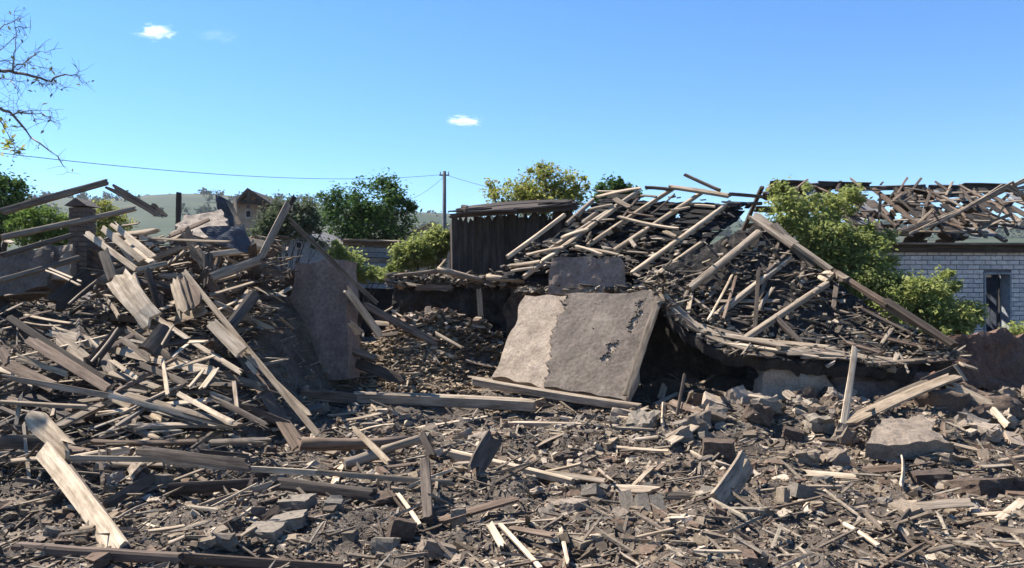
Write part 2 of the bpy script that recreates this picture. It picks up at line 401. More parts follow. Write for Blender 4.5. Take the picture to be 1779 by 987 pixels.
def lump(name, kind, loc, dims, rot, mat, parent=None, seed=None):
    me = lump_mesh(kind, mat, random.randint(0, 5) if seed is None else seed)
    o = bpy.data.objects.new(name, me); link(o, parent)
    o.location = loc; o.scale = dims; o.rotation_euler = rot
    return o
def tube(V, Fc, pts, radii, k=6):
    b = len(V); n = len(pts)
    for i, (p, r) in enumerate(zip(pts, radii)):
        d = (pts[min(i + 1, n - 1)] - pts[max(i - 1, 0)])
        if d.length < 1e-6: d = Vector((0, 0, 1))
        d.normalize(); x = d.orthogonal().normalized(); y = d.cross(x)
        for c in range(k):
            a = 6.2832 * c / k; V.append(tuple(p + (x * math.cos(a) + y * math.sin(a)) * r))
    for i in range(n - 1):
        for c in range(k):
            Fc.append((b + i * k + c, b + i * k + (c + 1) % k, b + (i + 1) * k + (c + 1) % k, b + (i + 1) * k + c))
    Fc.append(tuple(b + c for c in range(k))[::-1]); Fc.append(tuple(b + (n - 1) * k + c for c in range(k)))

# ------------------------------------------------------------------ vegetation
def leaves(name, centres, spread, n, size, mat, parent, loc, aspect=.5, droop=0.0):
    """n small folded leaves in clumps around the given centres"""
    C = np.array([tuple(c) for c in centres]); k = RNG.integers(0, len(C), n)
    sp = np.array(spread)[k] if np.ndim(spread) else np.full(n, spread)
    p = C[k] + RNG.normal(size=(n, 3)) * sp[:, None] * np.array([1, 1, .8])
    d = RNG.normal(size=(n, 3)); d[:, 2] = d[:, 2] * .6 - droop; d /= np.linalg.norm(d, axis=1)[:, None]
    up = RNG.normal(size=(n, 3)) * .6 + np.array([0, 0, 1]); s = np.cross(d, up); s /= np.linalg.norm(s, axis=1)[:, None] + 1e-6
    L = size * RNG.uniform(.45, 1.7, n)[:, None]
    nn = np.cross(s, d)
    a = p - d * L * .5; b = p + s * L * aspect * .5 + nn * L * .08; c = p + d * L * .5; e = p - s * L * aspect * .5 + nn * L * .08
    V = np.stack([a, b, c, e], 1).reshape(-1, 3) - np.array(tuple(loc)); i = np.arange(n) * 4
    Fc = np.concatenate([np.stack([i, i + 1, i + 2], -1), np.stack([i, i + 2, i + 3], -1)])
    return mesh_obj(name, V, Fc, mat, parent, loc=loc)
def shrub(name, label, cat, base, blobs, nleaf, size, mat, group=None, clump=.2, crown='crown', stem='trunk', limbs=22, trunk_r=.09, dens=7):
    """blobs: (centre, rx, ry, rz). Trunk and limbs reach into the crown's clumps."""
    root = empty(name, base, label, cat, group)
    cs = []; sp = []
    tot = sum(b[1] * b[2] * b[3] for b in blobs) ** 1
    for (c, rx, ry, rz) in blobs:
        m = max(5, int(dens * 12 * (rx * ry * rz / tot) ** .8 * len(blobs) ** .2))
        for _ in range(m):
            v = Vector((random.gauss(0, 1), random.gauss(0, 1), random.gauss(0, 1))).normalized() * (random.uniform(.25, 1) ** .45)
            if random.random() < .12: v = v * random.uniform(1.1, 1.35)
            cs.append(Vector((c.x + v.x * rx, c.y + v.y * ry, c.z + v.z * rz))); sp.append(clump * random.uniform(.5, 1.35) * min(rx, rz))
    V = []; Fc = []
    B = Vector(base); top = sum((b[0] for b in blobs), Vector()) / len(blobs)
    fork = B + (top - B) * .45 + Vector((random.uniform(-.1, .1), 0, 0))
    tube(V, Fc, [B - Vector((0, 0, .2)), B + (fork - B) * .5 + Vector((.04, 0, 0)), fork, fork + (top - fork) * .6], [trunk_r, trunk_r * .85, trunk_r * .7, trunk_r * .3], 7)
    for c in random.sample(cs, min(limbs, len(cs))):
        s = B + (fork - B) * random.uniform(.35, 1.0)
        mid = (s + c) / 2 + Vector((random.uniform(-.1, .1), random.uniform(-.1, .1), random.uniform(0, .25)))
        tube(V, Fc, [s, mid, c], [trunk_r * .4, trunk_r * .22, trunk_r * .06], 5)
    mesh_obj(stem, [tuple(Vector(v) - B) for v in V], Fc, M_BARK, root, True, B)
    leaves(crown, cs, sp, nleaf, size, mat, root, B)
    return root
def blob(px, py, D, rxp, rzp, ry=None):
    s = D / F; return (W(px, py, D), rxp * s, ry if ry else rxp * s * .9, rzp * s)
exec_veg = [
    # name, label, base px, D, blobs(px,py,D,rx,rz), leaves, size, mat
    ('broadleaf_tree', 'dense dark green tree standing behind the low boarded shed', 'tree', 640, 26, [(600, 375, 26, 46, 46), (655, 350, 26, 42, 40), (690, 385, 26, 32, 48), (640, 405, 26, 60, 36), (668, 330, 26, 20, 18), (575, 345, 26, 20, 22), (712, 356, 26, 12, 14)], 15000, .10, L_DARK),
    ('leafy_bush', 'sunlit green bush between the utility pole and the plank shed', 'bush', 735, 17, [(745, 430, 17, 34, 28), (705, 448, 17, 28, 22), (765, 412, 17, 18, 18), (690, 470, 17, 24, 14)], 7500, .075, L_LIT),
    ('creeping_shrub', 'low yellow green shrub in front of the boarded shed', 'bush', 620, 18, [(600, 455, 18, 26, 24), (635, 475, 18, 30, 14), (665, 480, 18, 22, 10), (580, 436, 18, 16, 16)], 5000, .075, L_LIT),
    ('grey_green_shrub', 'dull grey green shrub behind the raised forked post', 'bush', 495, 18, [(478, 385, 18, 30, 34), (528, 382, 18, 24, 30), (462, 415, 18, 24, 26), (505, 362, 18, 14, 16), (545, 400, 18, 18, 28)], 9000, .07, L_GREY),
    ('rounded_tree', 'dark green tree beside the highest rafter of the timber heap', 'tree', -15, 22, [(-10, 345, 22, 50, 46), (30, 345, 22, 26, 30), (-50, 330, 22, 40, 45), (25, 380, 22, 45, 30), (12, 318, 22, 18, 18)], 9000, .095, L_DARK),
    ('hedge_shrub', 'green shrub behind the soot dark chimney', 'bush', 95, 20, [(70, 385, 20, 40, 24), (115, 395, 20, 30, 22), (45, 400, 20, 30, 24), (88, 412, 20, 40, 20)], 6000, .085, L_MID),
    ('slender_shrub', 'upright yellow green shrub between chimney and apex rafters', 'bush', 185, 24, [(180, 372, 24, 18, 24), (200, 392, 24, 24, 24), (165, 392, 24, 20, 22)], 3500, .085, L_YEL),
    ('yellowing_tree', 'yellow green tree rising behind the plank shed', 'tree', 930, 21, [(890, 340, 21, 42, 30), (940, 322, 21, 38, 34), (990, 325, 21, 28, 28), (955, 350, 21, 60, 24), (860, 352, 21, 20, 14), (935, 300, 21, 16, 14), (1008, 318, 21, 14, 16)], 10000, .085, L_YEL),
    ('ivy_mound', 'dark ivy mound behind the collapsed roof ridge', 'bush', 1065, 18, [(1062, 328, 18, 26, 16), (1085, 336, 18, 24, 14), (1050, 345, 18, 20, 14)], 3500, .075, L_DARK),
    ('overgrown_bush', 'tall leafy bush between the collapsed roof and brick house', 'bush', 1440, 14.2, [(1380, 350, 14.4, 40, 30), (1370, 385, 14.2, 34, 36), (1425, 370, 14.6, 42, 34), (1430, 420, 14.2, 56, 42), (1465, 345, 14.8, 34, 22), (1490, 470, 14, 44, 40), (1440, 455, 14, 40, 36), (1510, 440, 14, 30, 34), (1350, 335, 14.5, 14, 16), (1500, 400, 14.4, 22, 30), (1530, 415, 14.3, 20, 34), (1545, 470, 14.2, 24, 24), (1500, 500, 13.8, 46, 36), (1470, 450, 14, 48, 40), (1545, 530, 13.6, 50, 32)], 27000, .07, L_LIT),
    ('low_bush', 'rounded light green bush below the brick house wall', 'bush', 1590, 13.4, [(1560, 510, 13.4, 56, 34), (1610, 515, 13.4, 44, 34), (1530, 545, 13.2, 46, 30), (1590, 555, 13.2, 66, 28), (1665, 550, 13.2, 56, 30), (1635, 490, 13.5, 30, 22), (1500, 500, 13.6, 40, 34), (1560, 580, 13, 50, 22), (1640, 580, 13, 60, 18)], 24000, .07, L_LIT),
    ('doorside_bush', 'small light green bush beneath the open house door', 'bush', 1780, 13.5, [(1768, 594, 13.5, 28, 20), (1800, 590, 13.5, 40, 24), (1760, 612, 13.4, 36, 18)], 6000, .07, L_LIT),
]
for (nm, lb, ct, bp, D, bl, n, sz, mt) in exec_veg:
    base = W(bp, 400, D); base.z = float(H(base.x, base.y))
    shrub(nm, lb, ct, base, [blob(*b) for b in bl], n, sz, mt, stem='trunk' if ct == 'tree' else 'stem', crown='crown' if ct == 'tree' else 'foliage',
          trunk_r=.16 if ct == 'tree' else .05, clump=.28)
# far wood on the ridge: one mass
cs = []
for _ in range(1300):
    px = random.uniform(-900, 2600); d = random.choice((700, 715, 640, 560, 480)) + random.uniform(-15, 15)
    if d < 650 and mnoise.noise(Vector((px / 120, d / 40, 0))) < .02: continue
    x = (px - CX) / F * d; top = (CY - np.interp(px * 1.0, [p[0] for p in HP], [p[1] for p in HP])) / F * 700 + CAMZ
    z = -2 + (top + 2) * np.interp(d, HD, HS); cs.append(Vector((x, d, z + random.uniform(0, 3.2))))
fw = leaves('far_woodland', cs, 2.0, 34000, 2.2, L_FAR, None, Vector((0, 600, 30)), .7)
tag(fw, 'dark strip of distant woodland along the hill ridge', 'woodland', kind='stuff')
# small clouds, far off: real volumes
def cloudmat(dens=.14):
    m = bpy.data.materials.new('cloud_vapour'); m.use_nodes = True; nt = m.node_tree; nt.nodes.clear()
    out = nt.nodes.new('ShaderNodeOutputMaterial'); pv = nt.nodes.new('ShaderNodeVolumePrincipled'); nt.links.new(pv.outputs[0], out.inputs['Volume'])
    pv.inputs['Color'].default_value = (.99, .99, .99, 1); pv.inputs['Anisotropy'].default_value = .2
    tc = N(nt, 'ShaderNodeTexCoord'); ln = N(nt, 'ShaderNodeVectorMath', operation='LENGTH'); nt.links.new(tc.outputs['Object'], ln.inputs[0])
    oi = N(nt, 'ShaderNodeObjectInfo'); ad = N(nt, 'ShaderNodeVectorMath', operation='ADD'); nt.links.new(tc.outputs['Object'], ad.inputs[0]); nt.links.new(oi.outputs['Location'], ad.inputs[1])
    no = N(nt, 'ShaderNodeTexNoise', Scale=2.3, Detail=5.0, Roughness=.6); nt.links.new(ad.outputs[0], no.inputs['Vector'])
    m1 = N(nt, 'ShaderNodeMath', operation='MULTIPLY_ADD'); nt.links.new(no.outputs['Fac'], m1.inputs[0]); m1.inputs[1].default_value = 2.6; m1.inputs[2].default_value = -.75
    m2 = N(nt, 'ShaderNodeMath', operation='SUBTRACT'); nt.links.new(m1.outputs[0], m2.inputs[0]); nt.links.new(ln.outputs['Value'], m2.inputs[1])
    m3 = N(nt, 'ShaderNodeMath', operation='MULTIPLY'); m3.use_clamp = True; nt.links.new(m2.outputs[0], m3.inputs[0]); m3.inputs[1].default_value = dens
    nt.links.new(m3.outputs[0], pv.inputs['Density']); return m
M_CLOUD = cloudmat()
import bmesh
M_WISP = cloudmat(.006)
def cloud(label, px, py, wpx, hpx, mat=M_CLOUD, D=1500.0):
    bm = bmesh.new(); bmesh.ops.create_icosphere(bm, subdivisions=3, radius=1.0)
    for v in bm.verts: v.co *= 1.05 + .1 * mnoise.noise(v.co * 2 + Vector((px, 0, 0)))
    me = bpy.data.meshes.new('cloud'); bm.to_mesh(me); bm.free(); me.materials.append(mat)
    o = bpy.data.objects.new('cloud', me); link(o); o.location = W(px, py, D); o.scale = (wpx * D / F, wpx * .6 * D / F, hpx * D / F); tag(o, label, 'cloud', 'small clouds')
cloud('small bright white cloud above the bare twigs', 270, 56, 52, 18)
cloud('faint wisp of cloud beside the small bright cloud', 378, 62, 60, 20, M_WISP)
cloud('small thin cloud above the utility pole', 805, 211, 48, 13)
# ------------------------------------------------------------------ background buildings
def box(name, c, dx, dy, dz, mat, parent=None, rz=0.0):
    """axis box about c (Vector), turned about z"""
    V = [(sx * dx / 2, sy * dy / 2, sz * dz / 2) for sx in (-1, 1) for sy in (-1, 1) for sz in (-1, 1)]
    Fc = [(0, 1, 3, 2), (4, 6, 7, 5), (0, 4, 5, 1), (2, 3, 7, 6), (0, 2, 6, 4), (1, 5, 7, 3)]
    o = mesh_obj(name, V, Fc, mat, None); m = Matrix.Translation(c) @ Matrix.Rotation(rz, 4, 'Z')
    if parent is not None: o.parent = parent; o.matrix_parent_inverse = parent_inv(parent)
    o.location = c; o.rotation_euler = (0, 0, rz); return o
def prism(name, poly, depth, mat, parent=None):
    """poly: list of world points of the front, pushed back by the vector depth"""
    n = len(poly); c = sum(poly, Vector()) / n
    V = [tuple(p - c) for p in poly] + [tuple(p + depth - c) for p in poly]
    Fc = [tuple(range(n)), tuple(range(2 * n - 1, n - 1, -1))] + [(i, n + i, n + (i + 1) % n, (i + 1) % n) for i in range(n)]
    return mesh_obj(name, V, Fc, mat, parent, loc=c)

# --- white brick house with the wrecked roof
HA = Vector((6.3, 17.2, 0)); hd = Vector((1, .07, 0)).normalized(); hn = Vector((hd.y, -hd.x, 0)); HL = 6.4; HZ = 2.38
HR = math.atan2(hd.y, hd.x)
def hp(s, z, out=0.0): return HA + hd * s + hn * out + Vector((0, 0, z))
house = empty('brick_house', hp(4, 0), 'white brick house with an open door and a wrecked roof', 'house')
def hbox(name, s0, s1, z0, z1, o0, o1, mat, parent=house):
    return box(name, hp((s0 + s1) / 2, (z0 + z1) / 2, (o0 + o1) / 2), s1 - s0, abs(o1 - o0), z1 - z0, mat, parent, HR)
def s_at(px):                                          # where a column of the photo crosses the wall
    k = (px - CX) / F; return (k * HA.y - HA.x) / (hd.x - k * hd.y)
D0, D1, DT = s_at(1709), s_at(1756), 1.95
wall = hbox('wall', -.2, D0, -.1, HZ, -.32, -.02, M_MORTAR)
hbox('wall', D1, HL, -.1, HZ, -.32, -.02, M_MORTAR); hbox('wall', D0, D1, DT, HZ, -.32, -.02, M_MORTAR)
hbox('gable_wall', -.2, .05, -.1, HZ, -6, -.33, M_MORTAR)
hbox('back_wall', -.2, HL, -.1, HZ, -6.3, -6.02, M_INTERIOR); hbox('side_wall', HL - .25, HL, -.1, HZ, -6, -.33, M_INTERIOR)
bm_ = [lump_mesh('brick', M_SILICATE, s) for s in range(3)]
z = .62; row = 0; nb = 0
while z < HZ - .05 and nb < 300:
    s = s_at(1500) + (.13 if row % 2 else 0)
    while s < s_at(1790) and nb < 300:
        e = s + .25; b0, b1 = s, e
        if z < DT + .02:
            if s < D0 < e: b1 = D0 - .01
            elif s < D1 < e: b0 = D1 + .01
            elif s >= D0 and e <= D1: b1 = b0
        if b1 - b0 > .04:
            o = bpy.data.objects.new('brick', bm_[(nb * 7) % 3]); link(o, house); o.matrix_parent_inverse = parent_inv(house)
            o.location = hp((b0 + b1) / 2, z + .044, -.02 + random.uniform(-.003, .004)); o.scale = (b1 - b0 - .004, .06, .084); o.rotation_euler = (0, 0, HR); nb += 1
        s += .26
    z += .1; row += 1
bv, bf = [], []
for r_ in range(25):
    z = .02 + r_ * .1 - (.0 if r_ else 0)
    for k_ in range(36):
        s0 = -.2 + k_ * .26 + (.13 if r_ % 2 else 0); s1 = s0 + .246
        inside = s_at(1500) - .02 < s1 and s0 < s_at(1790) + .02 and z > .55
        if inside or s1 > HL or z > HZ - .06 or (s1 > D0 - .02 and s0 < D1 + .02): continue
        b0 = len(bv)
        for zz in (z, z + .084):
            for (ss, oo) in ((s0, -.03), (s1, -.03), (s1, .01), (s0, .01)): bv.append(tuple(hp(ss, zz, oo) - hp(4, 0)))
        bf += [tuple(b0 + i for i in f) for f in ((3, 2, 6, 7), (0, 3, 7, 4), (2, 1, 5, 6), (4, 7, 6, 5), (0, 1, 2, 3))]
mesh_obj('brickwork', bv, bf, M_SILICATE, house, loc=hp(4, 0))['kind'] = 'stuff'
hbox('eaves_board', -.3, HL, HZ, HZ + .16, -.2, .12, WOOD['d']); hbox('eaves_board', -.3, HL, HZ + .16, HZ + .2, -.2, .3, WOOD['g'])
fr = hbox('door_frame', D0, D0 + .035, .1, DT, -.3, .03, M_PAINTBLUE); hbox('door_frame', D1 - .035, D1, .1, DT, -.3, .03, M_PAINTBLUE); hbox('door_frame', D0 + .035, D1 - .035, DT - .04, DT, -.3, .03, M_PAINTBLUE)
a = hp(D1 - .08, 0, -.3); b_ = a - hn * .75 - hd * .25
for k in range(5):
    p = a + (b_ - a) * (k / 5); q2 = a + (b_ - a) * ((k + .92) / 5)
    prism('door_plank', [p + Vector((0, 0, .1)), q2 + Vector((0, 0, .1)), q2 + Vector((0, 0, DT - .1)), p + Vector((0, 0, DT - .1))], -hd * .04, M_METAL, house)
# wrecked roof of that house
RZ, RO = 4.1, -2.6                                     # ridge height and set-back
def rp(s, f, dz=0): return hp(s, HZ + .2 + (RZ - HZ - .2) * f + dz, .2 + (RO - .2) * f)
def rpb(s, f, dz=0): return hp(s, HZ + .2 + (RZ - HZ - .2) * f + dz, 2 * RO - .2 + (RO - (2 * RO - .2)) * f)
def hplank(A, B, w, t, m, name, typ='f', **k): return plank(A, B, w, t, WOOD[m], typ, name, house, **k)
for s0, s1 in ((.3, 1.9), (2.0, 4.2), (4.3, 6.6)):
    hplank(rp(s0, 1, random.uniform(-.06, .03)), rp(s1, 1, random.uniform(-.06, .08)), .14, .12, 'd', 'ridge_pole', 't')
for k in range(13):
    s = .3 + k * .5
    f0 = random.choice((0, 0, .25)); f1 = 1.0
    hplank(rp(s, f0, .02), rp(s + random.uniform(-.25, .25), f1, .0), .11, .07, random.choice('ddb'), 'rafter', 'f')
    if k % 2 == 0: hplank(rpb(s, 0), rpb(s + random.uniform(-.3, .3), 1), .11, .07, 'd', 'rafter', 'f')
for f in (.12, .3, .47, .62, .8):
    s = -.2
    while s < 6.3:
        e = s + random.uniform(1.0, 2.6)
        if random.random() < .72: hplank(rp(s, f, .09), rp(e, f + random.uniform(-.12, .12), .1 + random.uniform(0, .12)), .09, .03, random.choice('gdgb'), 'purlin', 'f')
        s = e + random.uniform(.05, .5)
for f in np.arange(.06, 1.0, .085):
    s = .2
    while s < 6.3:
        e = s + random.uniform(.5, 1.6)
        if random.random() < (.95 if f < .25 else .62): hplank(rpb(s, f, .06), rpb(e, f + random.uniform(-.02, .02), .06), .24, .025, random.choice('dddk'), 'sheathing_board', 'n', st=3)
        s = e + random.uniform(.02, .3)
for k in range(46):                                     # dark scraps of roofing left on the rafters
    s = random.uniform(.2, 6.2); f = random.uniform(.15, .97); w = random.uniform(.2, .6); h = random.uniform(.1, .22)
    a = rp(s, f, .06)
    q4 = [a, rp(s + w, f + random.uniform(-.05, .05), .06), rp(s + w * random.uniform(.7, 1), f - h, .05), rp(s + random.uniform(-.1, .1), f - h, .05)]
    slab('roofing_scrap', q4, .02, random.choice((M_DARKDEBRIS, M_DARKDEBRIS, M_SLATE, WOOD['d'])), house, 4, 3, .02, .05, seed=k)
for k in range(10):                                     # sprung laths sweeping up to the gable peak
    off = k * .055
    j = lambda q: random.uniform(-q, q)
    pts = [(1470 + k * 14 + j(20), 424 - k * 3 + j(6)), (1550 + k * 11 + j(8), 408 - k * 3.5 + j(5)), (1630 + k * 8, 384 - k * 4 + j(5)), (1705 + k * 6, 350 - k * 4 + j(6)), (1790 + j(8), 306 + k * 5 + j(8))]
    V = []; Fc = []; P3 = []
    for i, (px, py) in enumerate(pts): P3.append(W(px, py, 16.9 + i * .35 + random.uniform(-.05, .05)))
    fine = []
    for i in range(len(P3) - 1):
        for u in (0, .34, .67): fine.append(P3[i].lerp(P3[i + 1], u))
    fine.append(P3[-1])
    tube(V, Fc, fine, [.03] * len(fine), 4); c = P3[2]
    mesh_obj('lath', [tuple(Vector(v) - c) for v in V], Fc, WOOD[random.choice('gggp')], house, loc=c)
for k in range(60):
    s = random.uniform(.5, 6.4); f = random.uniform(.08, .95); A = rp(s, f, random.uniform(.08, .2)); ds = random.uniform(-.5, .9)
    hplank(A, rp(s + ds, min(1.05, max(0, f + random.uniform(-.35, .35))), random.uniform(.08, .25)), random.uniform(.04, .08), .03, random.choice('gbdkd'), 'broken_lath', 'f', st=3)
for k in range(22):                                     # broken ends hanging over the eaves
    s = random.uniform(1.2, 6.2); A = rp(s, random.uniform(.02, .3), random.uniform(.1, .3)); B = A + hd * random.uniform(-.7, .7) + Vector((0, -.15, random.uniform(-.3, .45)))
    hplank(A, B, random.uniform(.05, .1), .03, random.choice('gpgb'), 'broken_lath', random.choice('fsr'))

# --- dark plank shed
sh = empty('plank_shed', W(890, 493, 15.2) - Vector((0, 0, CAMZ)), 'dark shed of vertical planks behind the leaning plaster slab', 'shed')
for k in range(19):
    f = k / 18; px = 792 + f * 226; D = 15 + f * .9
    top = 374 - f * 14 + random.uniform(-2, 2); A = W(px, top, D); B = A.copy(); B.z = random.uniform(.1, .4); B.x += random.gauss(0, .02); A.z -= random.choice((0, 0, 0, .05))
    plank(A, B, .156, .025, WOOD['k'], 'v', 'wall_board', sh, jag=.07, bow=.006, roll=random.uniform(-.1, .1), st=4)
box('side_wall', W(785, 493, 16.4) + Vector((0, 0, -.2)), .05, 2.6, 2.9, WOOD['k'], sh, .1)
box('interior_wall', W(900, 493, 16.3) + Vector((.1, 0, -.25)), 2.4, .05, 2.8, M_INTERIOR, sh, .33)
for (a, b, w) in (((778, 374, 14.6), (905, 366, 15.0), .10), ((880, 367, 15.0), (1012, 355, 15.7), .10)):
    plank(W(*a), W(*b), .35, .035, WOOD['k'], 't', 'roof_board', sh, jag=.35, bow=.012)
for k in range(5):
    a = W(782, 370 - k, 14.9 + k * .45); b = W(1010, 353 - k, 15.9 + k * .45)
    plank(a + Vector((0, 0, random.uniform(-.06, .05))), b + Vector((0, 0, random.uniform(-.12, .03))), .4, .03, WOOD['k'], 't', 'roof_board', sh, jag=.5, bow=.02)
plank(W(776, 376, 14.6), W(1010, 360, 15.6), .09, .06, WOOD['d'], 'v', 'eaves_rail', sh)

# --- low boarded shed under the dark tree, white house behind the forked post, ruined gable, pale roof
ls = empty('boarded_shed', W(645, 493, 23) - Vector((0, 0, CAMZ)), 'low faded shed of horizontal boards under the dark tree', 'shed')
for k in range(9):
    y = 424 + k * 9; plank(W(596, y - 1, 23), W(692, y + 3, 23.3), .135, .03, M_PAINTBLUE if k % 3 else WOOD['g'], 'v', 'wall_board', ls, jag=.0, bow=.002, roll=.02, st=4)
for k in range(3): plank(W(592, 418 - k, 22.9 + k * .5), W(697, 421 - k, 23.2 + k * .5), .5, .03, WOOD['g'], 't', 'roof_board', ls)
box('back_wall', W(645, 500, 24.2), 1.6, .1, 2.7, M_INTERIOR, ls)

def gable_house(name, label, px, peak, eave, half, D, depth, wallm, roofm, window=None):
    base = W(px, 493, D) - Vector((0, 0, CAMZ)); r = empty(name, base, label, 'house')
    zp = W(px, peak, D).z; ze = W(px, eave, D).z; hw = half * D / F
    x = base.x
    prism('wall', [Vector((x - hw, D, 0)), Vector((x + hw, D, 0)), Vector((x + hw, D, ze)), Vector((x, D, zp - .1)), Vector((x - hw, D, ze))], Vector((0, depth, 0)), wallm, r)
    for s in (-1, 1):
        a = Vector((x, D - .3, zp + .06)); e = Vector((x + s * (hw * 1.18), D - .3, ze - .18 * (zp - ze) + .06))
        prism('roof', [a, e, e - Vector((0, 0, .09)), a - Vector((0, 0, .09))], Vector((0, depth + .6, 0)), roofm, r)
    if window:
        c = W(window[0], window[1], D); c.y -= .02; w, h = window[2] * D / F, window[3] * D / F
        wf = box('window', c, w, .06, h, M_WHITEWASH, r); box('pane', c - Vector((0, .035, 0)), w * .7, .02, h * .75, M_INTERIOR, wf)
    return r
gable_house('whitewashed_house', 'small whitewashed house with one little window behind the long sloping pole', 525, 398, 428, 42, 21, 5, M_PAINTBLUE, M_SLATE, (520, 426, 10, 12))
g = gable_house('ruined_house', 'distant house with a broken dark gable roof above the timber heap', 437, 333, 362, 36, 36, 6, M_CLAY, WOOD['d'], (432, 372, 10, 14))
for (a, b) in (((405, 358), (433, 328)), ((430, 330), (476, 360)), ((418, 350), (455, 352)), ((433, 332), (431, 362)), ((445, 345), (462, 372))):
    plank(W(*a, 35.5), W(*b, 35.5), .16, .1, WOOD['d'], 'v', 'rafter', g, jag=.02)
gable_house('far_house', 'far house with a sunlit pale roof beside the utility pole', 752, 386, 412, 55, 55, 9, M_CLAY, M_ROOFPALE)

# --- utility pole and its wires
base = W(772, 493, 40) - Vector((0, 0, CAMZ)); pole = empty('utility_pole', base, 'thin grey utility pole standing beyond the plank shed', 'utility pole')
V = []; Fc = []; ztop = W(772, 298, 40).z
tube(V, Fc, [Vector((0, 0, -.3)), Vector((0, 0, ztop * .5)), Vector((0, 0, ztop))], [.12, .105, .085], 8)
M_POLE = earthy('pole_concrete', (.10, .11, .115), (.14, .15, .155), (.18, .19, .19), 6.0, .2)
mesh_obj('shaft', V, Fc, M_POLE, pole, True, base)
V = []; Fc = []; tube(V, Fc, [Vector((-.25, 0, ztop - .2)), Vector((.25, 0, ztop - .2))], [.035, .035], 5); mesh_obj('crossarm', V, Fc, M_POLE, pole, False, base)
for sx in (-.2, .2):
    V = []; Fc = []; tube(V, Fc, [Vector((sx, 0, ztop - .18)), Vector((sx, 0, ztop - .02))], [.035, .025], 6); mesh_obj('insulator', V, Fc, M_WHITEWASH, pole, False, base)
M_WIRE = earthy('wire_black', (.03, .03, .032), (.04, .04, .042), (.05, .05, .05), 6.0, .1)
def wire(name, label, A, B, sag, r):
    V = []; Fc = []; P = [A.lerp(B, i / 24) - Vector((0, 0, sag * (1 - (2 * i / 24 - 1) ** 2))) for i in range(25)]
    tube(V, Fc, P, [r] * 25, 5); c = (A + B) / 2
    tag(mesh_obj(name, [tuple(Vector(v) - c) for v in V], Fc, M_WIRE, None, loc=c), label, 'wire')
wire('power_line', 'long thin power line running from the pole across the sky', W(772, 303, 40), W(-330, 222, 16), .55, .009)
wire('service_wire', 'short wire dropping from the pole behind the yellow green tree', W(772, 303, 40), W(985, 352, 30), .12, .010)
wire('guy_wire', 'faint slack wire sloping down from the pole above the dark tree', W(770, 308, 40), W(690, 352, 44), .25, .008)
# post far away on the slope
p = plank(W(311, 334, 30), W(309, 400, 30), .16, .16, WOOD['d'], 'v', 'wooden_post', jag=.02); tag(p, 'lone dark post against the far hill', 'post')

# --- overhanging half-bare tree: trunk outside the frame
bt_base = Vector((-9.0, 8.6, 0)); bt_base.z = float(H(bt_base.x, bt_base.y))
bt = empty('sparse_tree', bt_base, 'half bare tree reaching thin twigs over the sky above the timber heap', 'tree')
def q3(zx, zy, D=8.6): return W(zx / 3.289, zy / 3.289, D)
BR = [([(-1100, 900), (-700, 560), (-300, 430), (0, 400), (80, 408), (200, 440), (290, 460), (340, 430), (440, 425), (470, 470)], .05),
      ([(75, 405), (80, 300), (92, 200), (80, 70)], .014), ([(-150, 210), (0, 165), (80, 120), (112, 90)], .016), ([(80, 385), (150, 350), (230, 300), (312, 285)], .014),
      ([(-1100, 1100), (-600, 800), (-250, 590), (0, 620), (75, 655), (180, 790), (330, 895), (380, 980)], .05),
      ([(75, 655), (180, 625), (320, 635)], .013), ([(120, 645), (240, 655), (345, 715)], .012), ([(60, 460), (105, 500), (95, 600)], .008),
      ([(0, 690), (40, 760), (85, 840), (95, 868)], .010), ([(200, 440), (250, 490), (300, 470), (345, 515)], .009), ([(90, 210), (30, 260), (0, 300)], .008),
      ([(150, 350), (200, 380), (270, 395)], .008), ([(240, 455), (330, 470), (370, 500)], .007), ([(92, 160), (150, 158), (178, 155)], .006), ([(100, 400), (170, 330), (250, 250)], .008), ([(0, 350), (90, 345)], .008),
      ([(0, 450), (60, 440), (130, 470)], .007), ([(440, 425), (455, 405)], .005), ([(180, 640), (200, 690)], .005), ([(250, 650), (290, 690)], .005), ([(0, 580), (60, 610)], .006)]
V = []; Fc = []; tips = []
tr = [bt_base - Vector((0, 0, .3)), Vector((-8.9, 8.6, 1.5)), q3(-1100, 1100), q3(-1120, 820), q3(-1050, 300), q3(-1000, -300)]
tube(V, Fc, tr, [.2, .17, .15, .11, .07, .03], 9)
mesh_obj('trunk', [tuple(Vector(v) - bt_base) for v in V], Fc, M_BARK, bt, True, bt_base)
twv, twf = [], []
for pts, r in BR:
    V = []; Fc = []; P = [q3(x, y, 8.6 + .12 * math.sin(x * .02 + y)) for x, y in pts]; n = len(P)
    fine = [P[0]]
    for i in range(n - 1):
        for u in (.33, .66, 1): fine.append(P[i].lerp(P[i + 1], u) + Vector((0, random.gauss(0, .01), random.gauss(0, .008))))
    m = len(fine); tube(V, Fc, fine, [max(.0022, r * .75 * (1 - .93 * (i / (m - 1)) ** .7)) for i in range(m)], 5)
    mesh_obj('branch', [tuple(Vector(v) - bt_base) for v in V], Fc, M_TWIG, bt, True, bt_base)
    for i, p in enumerate(fine):
        if p.x / p.y * F + CX < -60: continue
        for _ in range(2):
            d = Vector((random.gauss(.15, 1), random.gauss(0, .5), random.gauss(0, .8))).normalized() * random.uniform(.06, .2)
            mid = p + d * .5 + Vector((0, 0, random.uniform(-.02, .02)))
            tube(twv, twf, [p, mid, p + d], [.0026, .002, .0014], 3)
            if random.random() < .7: tips.append(p + d)
mesh_obj('twigs', [tuple(Vector(v) - bt_base) for v in twv], twf, M_TWIG, bt, False, bt_base)['kind'] = 'stuff'
leaves('foliage', tips, .02, 100, .05, L_GREY, bt, bt_base, .45, .5)
